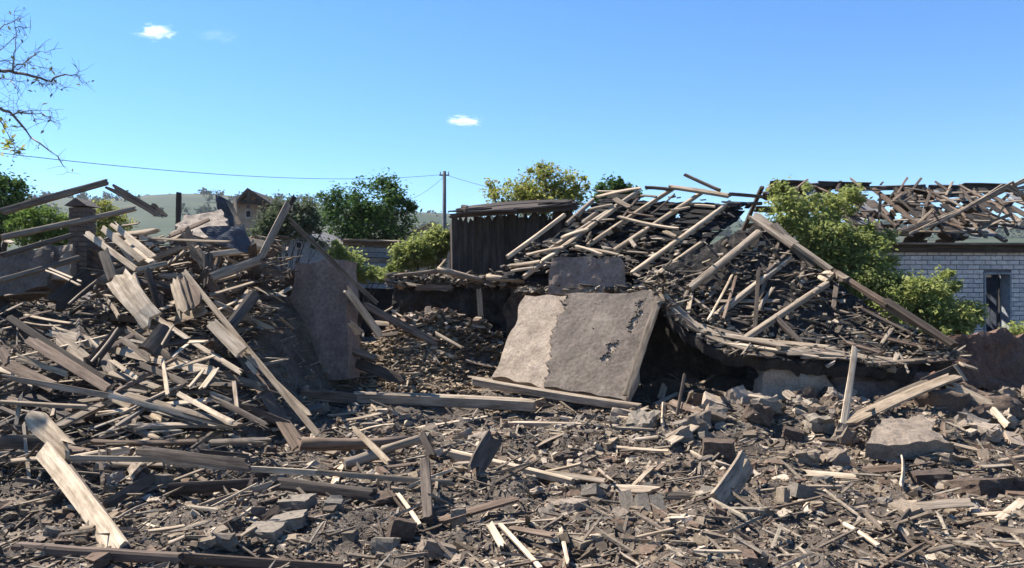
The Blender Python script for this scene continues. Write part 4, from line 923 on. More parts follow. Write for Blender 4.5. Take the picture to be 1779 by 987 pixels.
# region, x1, y1, x2, y2, width (zoomed px), lie, wood, form, label, (D1, D2)
T = [
 ('a', 0, 350, 745, 140, 44, 'v', 'g', 'B', 'highest long rafter rising from the frame edge to the heap apex', (10.2, 11.0)),
 ('a', 732, 160, 1105, 372, 46, 's', 'b', 'k', 'dark rafter falling from the apex of the timber heap', (11.0, 11.2)),
 ('a', 0, 528, 935, 325, 36, 'v', 'g', 'B', 'long rail crossing behind the chimney below the highest rafter', (10.2, 11.6)),
 ('a', 0, 650, 495, 508, 34, 'v', 'd', 'B', 'dark rail over the low dark plaster wall', (9.9, 10.6)),
 ('a', 0, 822, 550, 662, 38, 'v', 'g', 'B', 'lowest rail of the timber heap sloping up to the chimney foot', (9.5, 10.4)),
 ('a', 588, 490, 935, 745, 36, 's', 'p', 'k', 'sunlit rail nearest the chimney of three parallel rails', (10.6, 10.0)),
 ('a', 695, 452, 985, 690, 40, 's', 'p', 'k', 'middle rail of the three parallel sunlit rails', (10.7, 10.1)),
 ('a', 765, 424, 1058, 665, 40, 's', 'p', 'k', 'outer rail of the three parallel rails, farthest from the chimney', (10.8, 10.2)),
 ('a', 935, 748, 1152, 700, 34, 'v', 'g', 'B', 'short bar across the lower ends of the three parallel rails', (9.95, 10.1)),
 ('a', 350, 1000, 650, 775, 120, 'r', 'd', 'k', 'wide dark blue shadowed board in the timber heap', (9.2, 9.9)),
 ('a', 460, 985, 672, 808, 12, 'f', 'g', 'k', 'thin pale strip added as the lit edge of the wide shadowed board', (9.15, 9.75)),  # pale strip added for the lit edge of the board above
 ('a', 705, 610, 775, 810, 62, 's', 'g', 'k', 'short upright grey board below the parallel rails', (9.9, 9.7)),
 ('a', 1005, 735, 1090, 1010, 40, 'v', 'd', 'B', 'dark thin post under the parallel rails', (9.9, 9.7)),
 ('a', 330, 733, 565, 830, 13, 'f', 'p', 'k', 'upper of two thin pale slats left of the shadowed board', (9.9, 9.6)),
 ('a', 298, 742, 552, 853, 13, 'f', 'p', 'k', 'lower of two thin pale slats left of the shadowed board', (9.8, 9.5)),
 ('a', 1030, 530, 1585, 556, 20, 'f', 'p', 'k', 'long pale lath lying under the crumpled metal sheet', (10.8, 10.7)),
 ('a', 990, 600, 1260, 500, 24, 'f', 'p', 'k', 'H', None),
 ('a', 1150, 520, 1440, 398, 40, 'f', 'b', 'k', 'brown plank on the straw coloured mound', (11.4, 11.8)),
 ('a', 1560, 262, 1650, 445, 26, 'v', 'p', 'k', 'pale board leaning against the distant gable', (12.0, 11.8)),
 ('a', 1610, 240, 1628, 440, 22, 'v', 'p', 'k', 'narrow pale upright lath crossing the leaning pale board', (12.1, 11.9)),
 ('a', 1440, 800, 1800, 672, 60, 'v', 'g', 'B', 'thick grey beam leading up to the forked post', (10.2, 10.5)),
 ('a', 1430, 922, 1745, 828, 28, 'f', 'p', 'k', 'pale batten below the thick grey beam', (9.9, 10.2)),
 ('a', 978, 866, 1182, 800, 26, 'f', 'p', 'k', 'H', None), ('a', 1425, 630, 1432, 885, 60, 'v', 'd', 'B', 'dark upright stump below the crumpled metal sheet', (10.5, 10.3)),
 ('a', 830, 445, 960, 425, 22, 'f', 'g', 'k', 'H', None), ('a', 1150, 720, 1320, 690, 24, 'f', 'g', 'k', 'H', None), ('a', 0, 920, 360, 890, 40, 'f', 'b', 'k', 'H', None),
 ('a', 20, 545, 95, 560, 26, 'f', 'p', 'k', 'H', None), ('a', 1230, 740, 1380, 800, 30, 'f', 'p', 'k', 'H', None), ('a', 1040, 290, 1140, 385, 30, 'r', 'd', 'k', 'H', (11.3, 11.2)),
 ('z', 200, 478, 266, 560, 36, 's', 'p', 'k', 'broad bleached board with a splintered lower end', (9.7, 9.2)),
 ('z', 226, 478, 256, 545, 16, 's', 'p', 'k', 'H', (9.7, 9.3)),
 ('z', 302, 484, 322, 552, 17, 's', 'p', 'k', 'bleached board nearest the thin dark post in the trio of short boards', (9.8, 9.3)),
 ('z', 312, 482, 332, 546, 17, 's', 'p', 'k', 'middle one of the trio of short bleached boards', (9.85, 9.4)),
 ('z', 322, 478, 348, 530, 17, 's', 'b', 'k', 'brownish one of the trio of short bleached boards', (9.9, 9.5)),
 ('z', 318, 470, 553, 756, 9, 's', 'p', 'k', 'longest pale pole running down the heap to the rubble', (9.9, 8.2)),
 ('z', 412, 600, 541, 724, 8, 's', 'p', 'k', 'shorter pale pole beside the longest pole', (9.1, 8.4)),
 ('z', 366, 560, 421, 613, 20, 's', 'p', 'k', 'short bleached board where the long poles cross the dark beam', (9.2, 8.9)),
 ('z', 372, 603, 442, 512, 22, 'r', 'd', 'B', 'dark beam leaning up under the long poles', (9.1, 10.1)),
 ('z', 451, 452, 502, 352, 12, 'r', 'g', 'B', 'raised grey post with a forked top', (10.5, 10.9)),
 ('z', 497, 370, 513, 338, 7, 'v', 'd', 'B', 'dark tip lashed to the forked post', (10.9, 11.0)),
 ('z', 497, 376, 657, 530, 7, 's', 'g', 'k', 'long pole sloping from the forked post over the upright slab', (10.9, 11.0)),
 ('b', 55, 200, 800, 690, 46, 'r', 'd', 'k', 'dark board edging the long brown plank of the heap', (8.9, 8.2)),
 ('b', 190, 350, 745, 695, 62, 's', 'b', 'k', 'long pinkish brown plank descending across the heap', (8.7, 8.05)),
 ('b', 700, 712, 905, 805, 60, 's', 'p', 'k', 'short bleached plank at the foot of the long brown plank', (8.1, 7.9)),
 ('z', 0, 654, 200, 690, 9, 'v', 'g', 'k', 'thin bowed rail at the heap edge, upper half', (8.0, 7.9)),
 ('z', 190, 687, 408, 742, 9, 'v', 'p', 'k', 'thin bowed rail of the heap, lower half toward the rubble', (7.9, 7.6)),
 ('b', 385, 335, 595, 495, 70, 's', 'g', 'k', 'grey board end beside the leaning greenish slat', None),
 ('b', 630, 518, 822, 275, 60, 'r', 'd', 'k', 'dark greenish slat leaning with one bright edge', (8.3, 8.6)),
 ('b', 625, 515, 815, 272, 12, 'f', 'p', 'k', 'H', (8.25, 8.52)),  # pale strip added as the sunlit edge of the greenish slat
 ('b', 828, 342, 1045, 500, 40, 's', 'g', 'k', 'H', None),
 ('b', 1010, 450, 1150, 270, 110, 'r', 'd', 'k', 'dark grey wide board standing in the heap hollow', (8.5, 8.9)),
 ('b', 1105, 400, 1192, 250, 14, 'f', 'p', 'k', 'H', (8.5, 8.8)),  # pale strip added where light catches the edge of the wide board
 ('b', 948, 520, 1295, 662, 38, 's', 'g', 'k', 'grey batten below the wide board of the hollow', None),
 ('b', 748, 484, 955, 632, 24, 's', 'p', 'k', 'H', None), ('b', 1118, 570, 1475, 468, 30, 'f', 'p', 'k', 'pale brown batten rising toward the long poles', None),
 ('b', 1168, 487, 1292, 383, 24, 'f', 'p', 'k', 'H', None), ('b', 1288, 372, 1432, 368, 36, 'f', 'p', 'k', 'H', None),
 ('b', 1225, 728, 1612, 932, 30, 's', 'p', 'k', 'straight bleached batten pointing at the foot of the long poles', None),
 ('b', 40, 162, 185, 93, 18, 'f', 'g', 'k', 'H', None), ('b', 168, 188, 532, 252, 16, 'f', 'p', 'k', 'H', None), ('b', 160, 240, 425, 266, 15, 'f', 'p', 'k', 'H', None),
 ('b', 130, 215, 360, 155, 18, 'f', 'b', 'k', 'H', None), ('b', 95, 468, 485, 602, 38, 's', 'p', 'k', 'H', None), ('b', 45, 520, 385, 692, 68, 's', 'b', 'k', 'wide brown board under the long brown plank', None),
 ('b', 0, 772, 610, 805, 34, 't', 'p', 'B', 'pale topped beam end along the heap foot', None), ('b', 1115, 480, 1152, 742, 24, 'v', 'p', 'k', 'thin pale upright lath in the heap hollow', None),
 ('b', 1605, 635, 1632, 872, 26, 'v', 'g', 'k', 'H', None), ('b', 1480, 160, 1640, 80, 20, 'f', 'p', 'k', 'H', None), ('b', 1600, 180, 1715, 10, 34, 'v', 'p', 'k', 'H', None),
 ('b', 720, 60, 820, 205, 26, 'v', 'p', 'k', 'H', None), ('b', 660, 80, 745, 160, 18, 'v', 'g', 'k', 'H', None), ('b', 1095, 150, 1190, 118, 26, 'f', 'p', 'k', 'H', None),
 ('b', 1380, 700, 1490, 550, 40, 'f', 'p', 'k', 'H', None), ('b', 1290, 690, 1400, 560, 24, 'f', 'p', 'k', 'H', None), ('b', 610, 350, 680, 415, 18, 'v', 'p', 'k', 'H', None),
 ('b', 1435, 720, 1590, 785, 34, 's', 'g', 'k', 'H', None), ('b', 880, 700, 1010, 720, 24, 'f', 'g', 'k', 'H', None), ('b', 540, 220, 552, 420, 40, 'v', 'd', 'B', 'H', None),
 ('b', 0, 285, 75, 270, 30, 'f', 'p', 'k', 'H', None), ('b', 0, 420, 60, 520, 60, 'v', 'b', 'k', 'reddish splintered stump at the frame edge', (8.5, 8.3)),
 ('b', 1690, 500, 1765, 595, 28, 's', 'p', 'k', 'H', None), ('b', 480, 800, 650, 840, 60, 'f', 'b', 'B', 'H', None),
 ('z', 172, 716, 283, 770, 13, 's', 'g', 'L', 'short round grey log at the heap foot', None),
 ('z', 258, 724, 310, 762, 22, 's', 'p', 'k', 'broad pale board end next to the short grey log', None),
 ('z', 313, 757, 384, 748, 26, 't', 'p', 'B', 'pale topped timber block below the thin bowed rail', None),
 ('z', 409, 725, 512, 742, 11, 'f', 'b', 'k', 'pinkish board at the foot of the long poles', None),
 ('z', 470, 748, 512, 740, 10, 'f', 'p', 'k', 'C', None),
 ('z', 50, 718, 124, 790, 30, 's', 'p', 'k', 'pale yellow board above the dark timber block', (6.9, 6.3)),
 ('z', 76, 782, 212, 962, 30, 's', 'p', 'k', 'broad sunlit plank with a tapered notched end, sloping to the dark beam', (6.35, 5.45)),
 ('z', 98, 786, 222, 960, 16, 'r', 'd', 'k', 'dark board added as the shaded side of the tapered sunlit plank', (6.55, 5.55)),  # dark board added as the shaded side face of the plank
 ('c', 500, 215, 740, 170, 66, 't', 'p', 'B', 'pale topped squared timber beside the broad plank', (6.7, 6.9)),
 ('c', 740, 172, 892, 150, 60, 't', 'p', 'B', 'C', (6.9, 7.0)),
 ('z', 0, 768, 112, 768, 26, 'v', 'd', 'B', 'heavy dark beam at the frame edge behind the yellow board', (6.9, 6.9)),
 ('z', 0, 742, 70, 745, 10, 'v', 'd', 'k', 'H', None),
 ('c', 898, 125, 1015, 112, 34, 'f', 'p', 'k', 'H', None),
 ('z', 285, 806, 560, 822, 8, 'v', 'p', 'k', 'long thin straight plank lying across the rubble', (6.75, 6.6)),
 ('z', 545, 820, 790, 840, 9, 'v', 'p', 'k', 'continuing thin plank end beyond the forked sticks', (6.6, 6.5)),
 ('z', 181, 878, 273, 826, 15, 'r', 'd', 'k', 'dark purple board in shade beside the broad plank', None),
 ('z', 290, 850, 452, 840, 20, 'v', 'd', 'B', 'dark sooty beam under the long thin plank', (6.5, 6.5)),
 ('z', 321, 890, 482, 838, 10, 'v', 'g', 'k', 'grey plank rising from the sandy hollow to the sooty beam', (5.95, 6.3)),
 ('z', 290, 936, 356, 906, 12, 'f', 'p', 'k', 'split pale board in the sandy hollow', None),
 ('z', 20, 952, 320, 972, 20, 'v', 'b', 'B', 'long dark beam lying along the frame bottom', (5.15, 5.05)),
 ('z', 315, 970, 600, 988, 18, 'v', 'b', 'B', 'second dark beam continuing along the frame bottom', (5.1, 5.0)),
 ('c', 445, 560, 572, 592, 26, 'f', 'p', 'k', 'C', None), ('c', 0, 235, 115, 168, 38, 'f', 'g', 'k', 'H', None), ('c', 65, 252, 295, 232, 34, 'f', 'p', 'k', 'H', None),
 ('c', 545, 720, 650, 705, 26, 'f', 'p', 'k', 'C', None), ('c', 790, 650, 1005, 540, 14, 'f', 'g', 'k', 'C', None), ('c', 990, 740, 1270, 700, 30, 'f', 'p', 'k', 'C', None), ('c', 1150, 820, 1275, 770, 22, 'f', 'p', 'k', 'C', None),
 ('c', 120, 380, 280, 400, 26, 'v', 'd', 'k', 'H', None), ('c', 1300, 230, 1420, 130, 40, 'r', 'd', 'k', 'H', None), ('c', 1640, 780, 1760, 700, 22, 'f', 'p', 'k', 'C', None), ('c', 1600, 660, 1740, 570, 16, 'f', 'p', 'k', 'C', None),
 ('z', 600, 500, 662, 585, 14, 's', 'p', 'k', 'pale splintered board leaning off the upright slab', (11.0, 11.8)),
 ('z', 600, 560, 626, 580, 14, 's', 'p', 'k', 'R', (11.2, 11.5)),
 ('e', 785, 108, 1325, 395, 50, 's', 'b', 'k', 'brown board sloping along the back of the chip heap', (12.6, 12.9)),
 ('e', 870, 240, 975, 250, 36, 's', 'p', 'k', 'R', (12.6, 12.7)),
 ('e', 1290, 430, 1420, 480, 26, 's', 'p', 'k', 'R', None),
 ('e', 655, 405, 890, 495, 50, 's', 'b', 'B', 'brown timber poking from the chip heap at the slab foot', (11.3, 11.4)),
 ('e', 620, 528, 805, 590, 38, 's', 'p', 'k', 'short pale plank at the foot of the upright slab', None),
 ('e', 650, 480, 1095, 645, 60, 's', 'b', 'k', 'broad brown board lying on the chip heap', (11.5, 11.3)),
 ('e', 930, 170, 1000, 130, 16, 'f', 'p', 'k', 'R', (12.8, 12.8)), ('e', 985, 150, 1060, 200, 14, 'f', 'p', 'k', 'R', (12.8, 12.7)),
 ('z', 515, 674, 640, 686, 26, 't', 'd', 'B', 'R', (10.9, 10.8)),
 ('z', 612, 680, 932, 694, 24, 't', 'g', 'B', 'massive horizontal beam in front of the chip heap', (10.6, 10.5)),
 ('z', 820, 656, 1114, 703, 17, 't', 'g', 'B', 'long squared beam across the foot of the leaning slab', (10.9, 10.0)),
 ('h', 50, 915, 800, 935, 40, 't', 'p', 'B', 'low pale topped sill beam lying before the leaning slab', (9.6, 9.5)),
 ('h', 780, 885, 1012, 890, 26, 't', 'p', 'k', 'R', None), ('e', 1490, 500, 1700, 540, 30, 'f', 'g', 'k', 'R', None), ('e', 1500, 610, 1779, 640, 22, 'f', 'g', 'k', 'R', None),
 ('z', 759, 468, 838, 487, 10, 'f', 'g', 'L', 'grey log lying on the rear clay wall', (13.9, 13.8)),
 ('z', 845, 481, 912, 487, 10, 'f', 'p', 'L', 'pale log end on the rear clay wall under the roof', (13.6, 13.4)),
 ('z', 690, 478, 762, 470, 7, 'f', 'g', 'L', 'thin crooked branch on the rear clay wall', (14.0, 13.9)),
 ('z', 700, 492, 780, 505, 6, 'f', 'g', 'k', 'R', (13.9, 13.7)), ('z', 758, 470, 775, 450, 4, 'f', 'p', 'k', 'R', (13.9, 13.9)), ('z', 744, 535, 746, 590, 12, 'v', 'd', 'B', 'dark door post standing behind the chip heap', (13.6, 13.6)),
 ('z', 832, 500, 836, 560, 8, 'v', 'g', 'k', 'R', (13.4, 13.4)), ('z', 720, 500, 790, 500, 9, 'v', 'b', 'k', 'R', (13.8, 13.7)),
 ('e', 550, 878, 755, 852, 24, 't', 'p', 'k', 'C', None), ('e', 628, 918, 925, 862, 24, 't', 'p', 'k', 'C', None), ('e', 0, 908, 165, 975, 34, 't', 'b', 'k', 'C', None), ('e', 160, 975, 335, 942, 34, 't', 'p', 'k', 'C', None),
 ('e', 745, 985, 1005, 930, 26, 't', 'p', 'k', 'C', None), ('e', 1140, 965, 1650, 882, 24, 't', 'p', 'k', 'slim pale batten in the rubble in front of the massive beam', None),
 ('e', 850, 800, 895, 850, 14, 'v', 'p', 'k', 'C', None), ('e', 1540, 890, 1600, 800, 12, 'v', 'g', 'k', 'C', None),
 ('z', 521, 770, 710, 766, 21, 't', 'b', 'L', 'thick brown log lying level in the rubble', (7.6, 7.7)),
 ('z', 594, 808, 662, 786, 20, 't', 'g', 'L', 'stubby round log under the crossing stick', (7.0, 7.2)),
 ('z', 660, 785, 733, 762, 15, 't', 'g', 'L', 'log end continuing behind the crossing stick', (7.2, 7.4)),
 ('z', 612, 742, 682, 810, 9, 's', 'p', 'k', 'slanted stick crossing over the round logs', (7.3, 6.7)),
 ('z', 580, 842, 598, 796, 12, 'f', 'p', 'k', 'short pale stick under the long thin plank', None),
 ('z', 731, 750, 753, 795, 13, 'v', 'd', 'B', 'charred stump leaning beside the log end', (7.3, 7.1)),
 ('z', 738, 800, 744, 905, 17, 'v', 'd', 'B', 'charred upright post at the end of the thin plank', (6.3, 6.1)),
 ('z', 820, 826, 860, 757, 29, 'r', 'd', 'k', 'flat dark board standing upright in the rubble', (6.7, 6.9)),
 ('z', 780, 780, 998, 832, 15, 't', 'p', 'B', 'long pale squared timber behind the standing dark board', (7.3, 6.9)),
 ('z', 483, 840, 656, 862, 24, 'v', 'd', 'B', 'dark plank on edge below the long thin plank', (6.4, 6.3)),
 ('z', 688, 853, 731, 914, 6, 'f', 'p', 'k', 'C', None), ('z', 849, 908, 875, 952, 12, 'f', 'p', 'k', 'C', None), ('z', 868, 910, 940, 988, 7, 'f', 'p', 'k', 'long pale stick slanting to the frame bottom', None),
 ('z', 973, 915, 989, 988, 6, 'f', 'p', 'k', 'thin pale upright stick near the frame bottom', (5.5, 5.2)), ('z', 885, 917, 965, 931, 10, 'f', 'b', 'k', 'pinkish flat board among crumbs near the frame bottom', None),
 ('z', 1094, 852, 1142, 804, 9, 'f', 'p', 'k', 'pale stick slanting above the row of three bricks', None), ('z', 1070, 777, 1162, 784, 5, 'f', 'p', 'k', 'C', None), ('z', 1075, 784, 1168, 776, 4, 'f', 'g', 'k', 'C', None),
 ('z', 1247, 876, 1298, 800, 34, 'r', 'g', 'k', 'tilted thick board with one bright edge in the rubble', (6.3, 6.7)),
 ('z', 1247, 868, 1297, 798, 6, 'f', 'p', 'k', 'C', (6.25, 6.6)),  # pale strip added for the lit edge of the tilted board
 ('z', 1146, 697, 1155, 668, 10, 'v', 'p', 'k', 'R', None), ('z', 1151, 738, 1154, 704, 11, 'v', 'p', 'k', 'R', None), ('z', 1138, 702, 1180, 682, 9, 'f', 'p', 'k', 'R', None), ('z', 1176, 722, 1190, 648, 5, 'v', 'd', 'k', 'thin dark rod upright before the dark roof cavity', (9.6, 9.8)),
 ('z', 1208, 672, 1244, 650, 5, 'f', 'g', 'k', 'R', None), ('z', 1190, 716, 1228, 705, 8, 'f', 'p', 'k', 'R', None), ('z', 1160, 770, 1215, 735, 14, 'f', 'p', 'k', 'R', None),
 ('z', 1486, 602, 1466, 738, 10, 'v', 'p', 'k', 'thin upright prop before the fallen roof slope', (9.8, 9.3)),
 ('z', 1462, 737, 1662, 651, 20, 's', 'p', 'k', 'wide sunlit board propped against the adobe', (9.1, 9.8)),
 ('z', 1520, 702, 1612, 660, 9, 's', 'g', 'k', 'narrow grey board above the propped wide board', (9.5, 9.9)),
 ('z', 1600, 668, 1665, 640, 16, 'r', 'd', 'k', 'R', (9.9, 10.1)),
 ('z', 1645, 667, 1730, 706, 13, 's', 'p', 'k', 'pale board descending from the propped board top', (9.7, 9.4)),
 ('z', 1720, 708, 1752, 742, 11, 's', 'p', 'k', 'short pale board end on the shaded adobe lump', (9.3, 9.1)),
 ('z', 1658, 633, 1680, 664, 10, 'r', 'g', 'k', 'R', (10.0, 9.9)), ('z', 1668, 632, 1694, 640, 13, 'f', 'p', 'k', 'R', (10.0, 10.1)),
 ('z', 1704, 803, 1790, 789, 10, 't', 'p', 'B', 'pale topped timber at the frame edge beyond the clay slab', (8.0, 8.1)),
 ('z', 1700, 812, 1779, 806, 8, 't', 'g', 'k', 'C', None), ('z', 1569, 794, 1567, 845, 9, 'v', 'p', 'k', 'short pale stake standing below the clay slab', (7.6, 7.4)),
 ('z', 1547, 923, 1629, 853, 8, 'v', 'd', 'k', 'dark stick slanting over the bare rubble', None), ('z', 1461, 906, 1528, 948, 7, 'f', 'p', 'k', 'pale stick pointing down to the frame bottom', None),
 ('z', 1690, 896, 1760, 890, 6, 'f', 'p', 'k', 'C', None), ('z', 1735, 905, 1779, 868, 14, 'f', 'p', 'k', 'bent whitish board by the frame edge', None), ('z', 1708, 938, 1779, 943, 5, 'f', 'p', 'k', 'C', None),
 ('z', 1605, 960, 1660, 947, 8, 'f', 'g', 'k', 'C', None), ('z', 1195, 957, 1290, 959, 5, 'f', 'p', 'k', 'C', None), ('z', 1100, 935, 1175, 918, 4, 'f', 'p', 'k', 'C', None), ('z', 1650, 770, 1700, 782, 6, 'f', 'p', 'k', 'C', None),
 ('z', 1560, 752, 1590, 722, 6, 'f', 'g', 'k', 'R', None),
]
def clear(p, D):
    for _ in range(40):
        q_ = W(*p, D)
        if q_.z > float(H(q_.x, q_.y)) + .05: break
        D -= .03
    return D
for (rg, x1, y1, x2, y2, w, typ, m, form, lab, DD) in T:
    ox, oy, sc = REG[rg]
    p1 = (ox + x1 / sc, oy + y1 / sc); p2 = (ox + x2 / sc, oy + y2 / sc); wp = w / sc
    if DD is None:
        off = .42 if (lab == 'H' or p1[0] < 420) and p1[1] < 700 else .22 if lab == 'H' else .07
        DD = (surf(*p1, off), surf(*p2, off))
        if abs(DD[0] - DD[1]) > 1.6: mD = min(DD); DD = (mD, mD + .3)
    DD = [clear(p1, DD[0]), clear(p2, DD[1])]
    D = sum(DD) / 2; wm = wp * D / F
    A, B = W(*p1, DD[0]), W(*p2, DD[1])
    nm = {'k': 'plank', 'B': 'beam', 'L': 'log'}[form]
    if form == 'L': o = plank(A, B, wm, wm, WOOD[m], typ, nm, rnd=True, jag=.03, bow=random.uniform(.005, .02))
    elif form == 'B':
        if typ == 't': o = plank(A - Vector((0, 0, wm * .4)), B - Vector((0, 0, wm * .4)), wm * .8, wm * .85, WOOD[m], typ, nm, roll=random.uniform(-.1, .1), jag=.03, bow=.004)
        else: o = plank(A, B, wm, max(.05, wm * .8), WOOD[m], typ, nm, roll=random.uniform(-.12, .12), jag=.03, bow=.004)
    else: o = plank(A, B, wm * 1.15, min(.045, max(.018, wm * .3)), WOOD[m], typ, nm)
    cat = nm
    if lab in SHARED: tag(o, describe(o, 'board', A, B, wm, TONE[m]), SHARED[lab][1], SHARED[lab][2])
    else: tag(o, lab, cat)

# ------------------------------------------------------------------ blocks, bricks and stones traced one by one
BL = [
 # px, py, w, h (px), kind, mat, tilt, label
 (517, 878, 54, 28, 'block', M_BRICK, -.1, 'grey green concrete block under the dark plank on edge'),
 (579, 881, 30, 24, 'block', M_BRICK, .1, 'small grey block beside the larger concrete block'),
 (500, 906, 62, 20, 'block', M_BRICK, -.15, 'flat grey block stacked below the concrete block'),
 (461, 924, 56, 20, 'block', M_BRICK, .03, 'lowest grey block of the loose block stack'),
 (697, 920, 44, 34, 'block', M_BROWNCLAY, .25, 'brown adobe block beside the charred post'),
 (797, 901, 24, 32, 'block', M_STONE, -.1, 'pale block standing on end in the rubble'),
 (670, 948, 44, 26, 'block', M_BRICK, -.08, 'grey slab block below the brown adobe block'),
 (760, 955, 62, 26, 'block', M_STONE, .35, 'tilted pale slab near the frame bottom'),
 (388, 942, 46, 28, 'rock', M_STONE, 0, 'pinkish flat stone in the sandy hollow'),
 (1090, 874, 27, 34, 'brick', M_BRICK, -.22, 'grey brick at the stick end of the row of three'),
 (1117, 880, 27, 34, 'brick', M_BRICK, -.12, 'middle grey brick of the row of three'),
 (1143, 880, 27, 34, 'brick', M_BRICK, -.2, 'outer grey brick of the row of three'),
 (1127, 851, 18, 18, 'brick', M_BRICK, -.3, 'broken half brick above the row of three'),
 (982, 878, 56, 16, 'rock', M_STONE, .05, 'flat yellowish stone above a dark hollow'),
 (1288, 692, 26, 26, 'block', M_STONE, .35, 'pale square block on the rubble under the roof edge'),
 (1248, 782, 54, 36, 'block', M_BROWNCLAY, 0, 'dark block beside the tilted thick board'),
 (1330, 688, 50, 16, 'rock', M_STONE, -.05, 'pale flat stone before the rounded clay pier'),
 (1402, 796, 38, 26, 'rock', M_STONE, -.1, 'pale stone in the middle of the rubble before the clay slab'),
 (1452, 800, 40, 28, 'rock', M_STONE, -.35, 'pale tilted stone next to the upright stake'),
 (1360, 866, 11, 34, 'block', M_STONE, .15, 'small bleached block standing in the bare rubble'),
 (1617, 834, 60, 28, 'block', M_BROWNCLAY, -.08, 'dark block below the clay slab beside the stake'),
 (1700, 846, 82, 28, 'block', M_BROWNCLAY, .03, 'long dark block near the frame edge'),
 (1765, 842, 40, 26, 'block', M_BROWNCLAY, .0, 'dark block cut by the frame edge'),
 (1645, 800, 60, 24, 'rock', M_STONE, .2, 'knobbly pale lumps fallen off the clay slab'),
 (1692, 866, 22, 12, 'block', M_STONE, .1, 'small white chip before the long dark block'),
 (1215, 735, 40, 30, 'rock', M_STONE, -.3, 'beige rock below the dark roof cavity'),
 (1315, 720, 44, 34, 'rock', M_BROWNCLAY, .2, 'brown rock below the square pale block'),
 (1180, 760, 44, 26, 'rock', M_STONE, -.4, 'pale slanting rock beside the sill beam end'),
 (1420, 738, 44, 30, 'rock', M_BRICK, 0, 'grey rock at the foot of the thin upright prop'),
 (283, 838, 26, 26, 'block', M_STONE, .05, 'cracked pale block end on the sooty beam'),
 (175, 818, 20, 26, 'rock', M_SLATE, .3, 'pale pointed shard beside the broad plank, nearer the plank'),
 (200, 832, 24, 18, 'rock', M_SLATE, -.4, 'pale pointed shard beside the broad plank, farther from it'),
 (90, 928, 26, 22, 'rock', M_BRICK, .2, 'grey stone above the long dark beam'), (35, 938, 26, 12, 'rock', M_STONE, 0, 'pale chip on the long dark beam'), (70, 938, 30, 12, 'rock', M_STONE, .05, 'pinkish chip next to the grey stone'),
 (20, 880, 34, 22, 'rock', M_STONE, .2, 'pale stone at the frame edge above the long dark beam'), (408, 797, 26, 26, 'block', M_STONE, -.1, 'pale cube shaped block at the start of the long thin plank'),
 (940, 700, 20, 14, 'block', M_STONE, -.3, 'small pale block on the rubble under the squared beam'),
]
for (px, py, w, h, kind, mat, tilt, lab) in BL:
    D = surf(px, py + h * .4, .02) ; s = D / F
    dep = max(w, h) * s * random.uniform(.7, 1.0)
    if kind == 'brick': dims = (w * s * .84, .09, h * s * 1.1); rot = (-.75, tilt, 0)
    else: dims = (w * s, dep, h * s); rot = (random.uniform(-.25, .1), tilt, random.uniform(-.4, .4))
    o = lump('brick' if kind == 'brick' else 'stone_block' if kind == 'block' else 'stone', kind, W(px, py, D + dep * .25), dims, rot, mat)
    tag(o, lab, 'brick' if kind == 'brick' else 'block' if kind == 'block' else 'stone')
# big pale sheet by the frame bottom
o = slab('plywood_sheet', [W(470, 953, 5.75), W(578, 948, 5.8), W(585, 978, 5.35), W(450, 980, 5.3)], .012, WOOD['p'], None, 14, 8, .02, .05, seed=31); tag(o, 'pale flat sheet lying beside the second dark beam', 'sheet')

# ------------------------------------------------------------------ more loose boards, bricks and stones
def ground_n(x, y):
    e = .15; zx = float(H(x + e, y, False) - H(x - e, y, False)) / (2 * e); zy = float(H(x, y + e, False) - H(x, y - e, False)) / (2 * e)
    return Vector((-zx, -zy, 1)).normalized()
def loose_board(x, y, L, w, t, m, lab, lift, ang, jit=.16, name='plank'):
    n = ground_n(x, y); u = Vector((math.cos(ang), math.sin(ang), 0)); u = (u - n * u.dot(n)).normalized()
    u = (u + n * random.gauss(0, jit)).normalized()
    c = Vector((x, y, float(H(x, y, False)))) + n * lift
    ea, eb, ec = pix(c - u * L / 2), pix(c + u * L / 2), pix(c)
    if any(485 < q_[0] < 640 and 380 < q_[1] < 655 for q_ in (ea, eb, ec)): return None
    o = plank(c - u * L / 2, c + u * L / 2, w, t, WOOD[m], 'f', name, roll=random.gauss(0, .4)); tag(o, describe(o, 'board', c - u * L / 2, c + u * L / 2, w, TONE[m]), SHARED[lab][1], SHARED[lab][2]); return o
cnt = 0
while cnt < 34:
    y = random.uniform(6.6, 12.4); x = random.uniform(-8.4, -2.2)
    if float(heap_mask(x, y)) < .35 or x < -.68 * y - .5: continue
    ang = random.choice((random.gauss(-.75, .3), random.gauss(-.1, .3), random.gauss(.7, .35), random.uniform(0, 3.14)))
    loose_board(x, y, random.uniform(.7, 2.6), random.uniform(.06, .15), random.choice((.02, .03, .05)), random.choice('gbbddp'), 'H', random.uniform(.02, .26), ang, .11); cnt += 1
for k in range(46):
    px, py = random.uniform(215, 490), random.uniform(405, 560); D = 11.6 - (py - 400) / 160 * 1.7 + random.uniform(-.25, .25)
    a = random.choice((random.gauss(.75, .3), random.gauss(-.35, .25), random.gauss(.1, .25), random.uniform(-1.5, 1.5))); L = random.uniform(.35, 1.3); m = random.choice('ppggbd')
    c = W(px, py, D); u = Vector((math.cos(a), random.gauss(0, .45), -math.sin(a))).normalized(); w = random.uniform(.05, .13)
    if pix(c + u * L / 2)[0] > 500 or min(pix(c + u * L / 2)[1], pix(c - u * L / 2)[1]) < 392: continue
    o = plank(c - u * L / 2, c + u * L / 2, w, random.choice((.025, .04, .06)), WOOD[m], random.choice('fsrv'), 'plank'); tag(o, describe(o, 'board', c - u * L / 2, c + u * L / 2, w, TONE[m]), 'board', SHARED['H'][2])
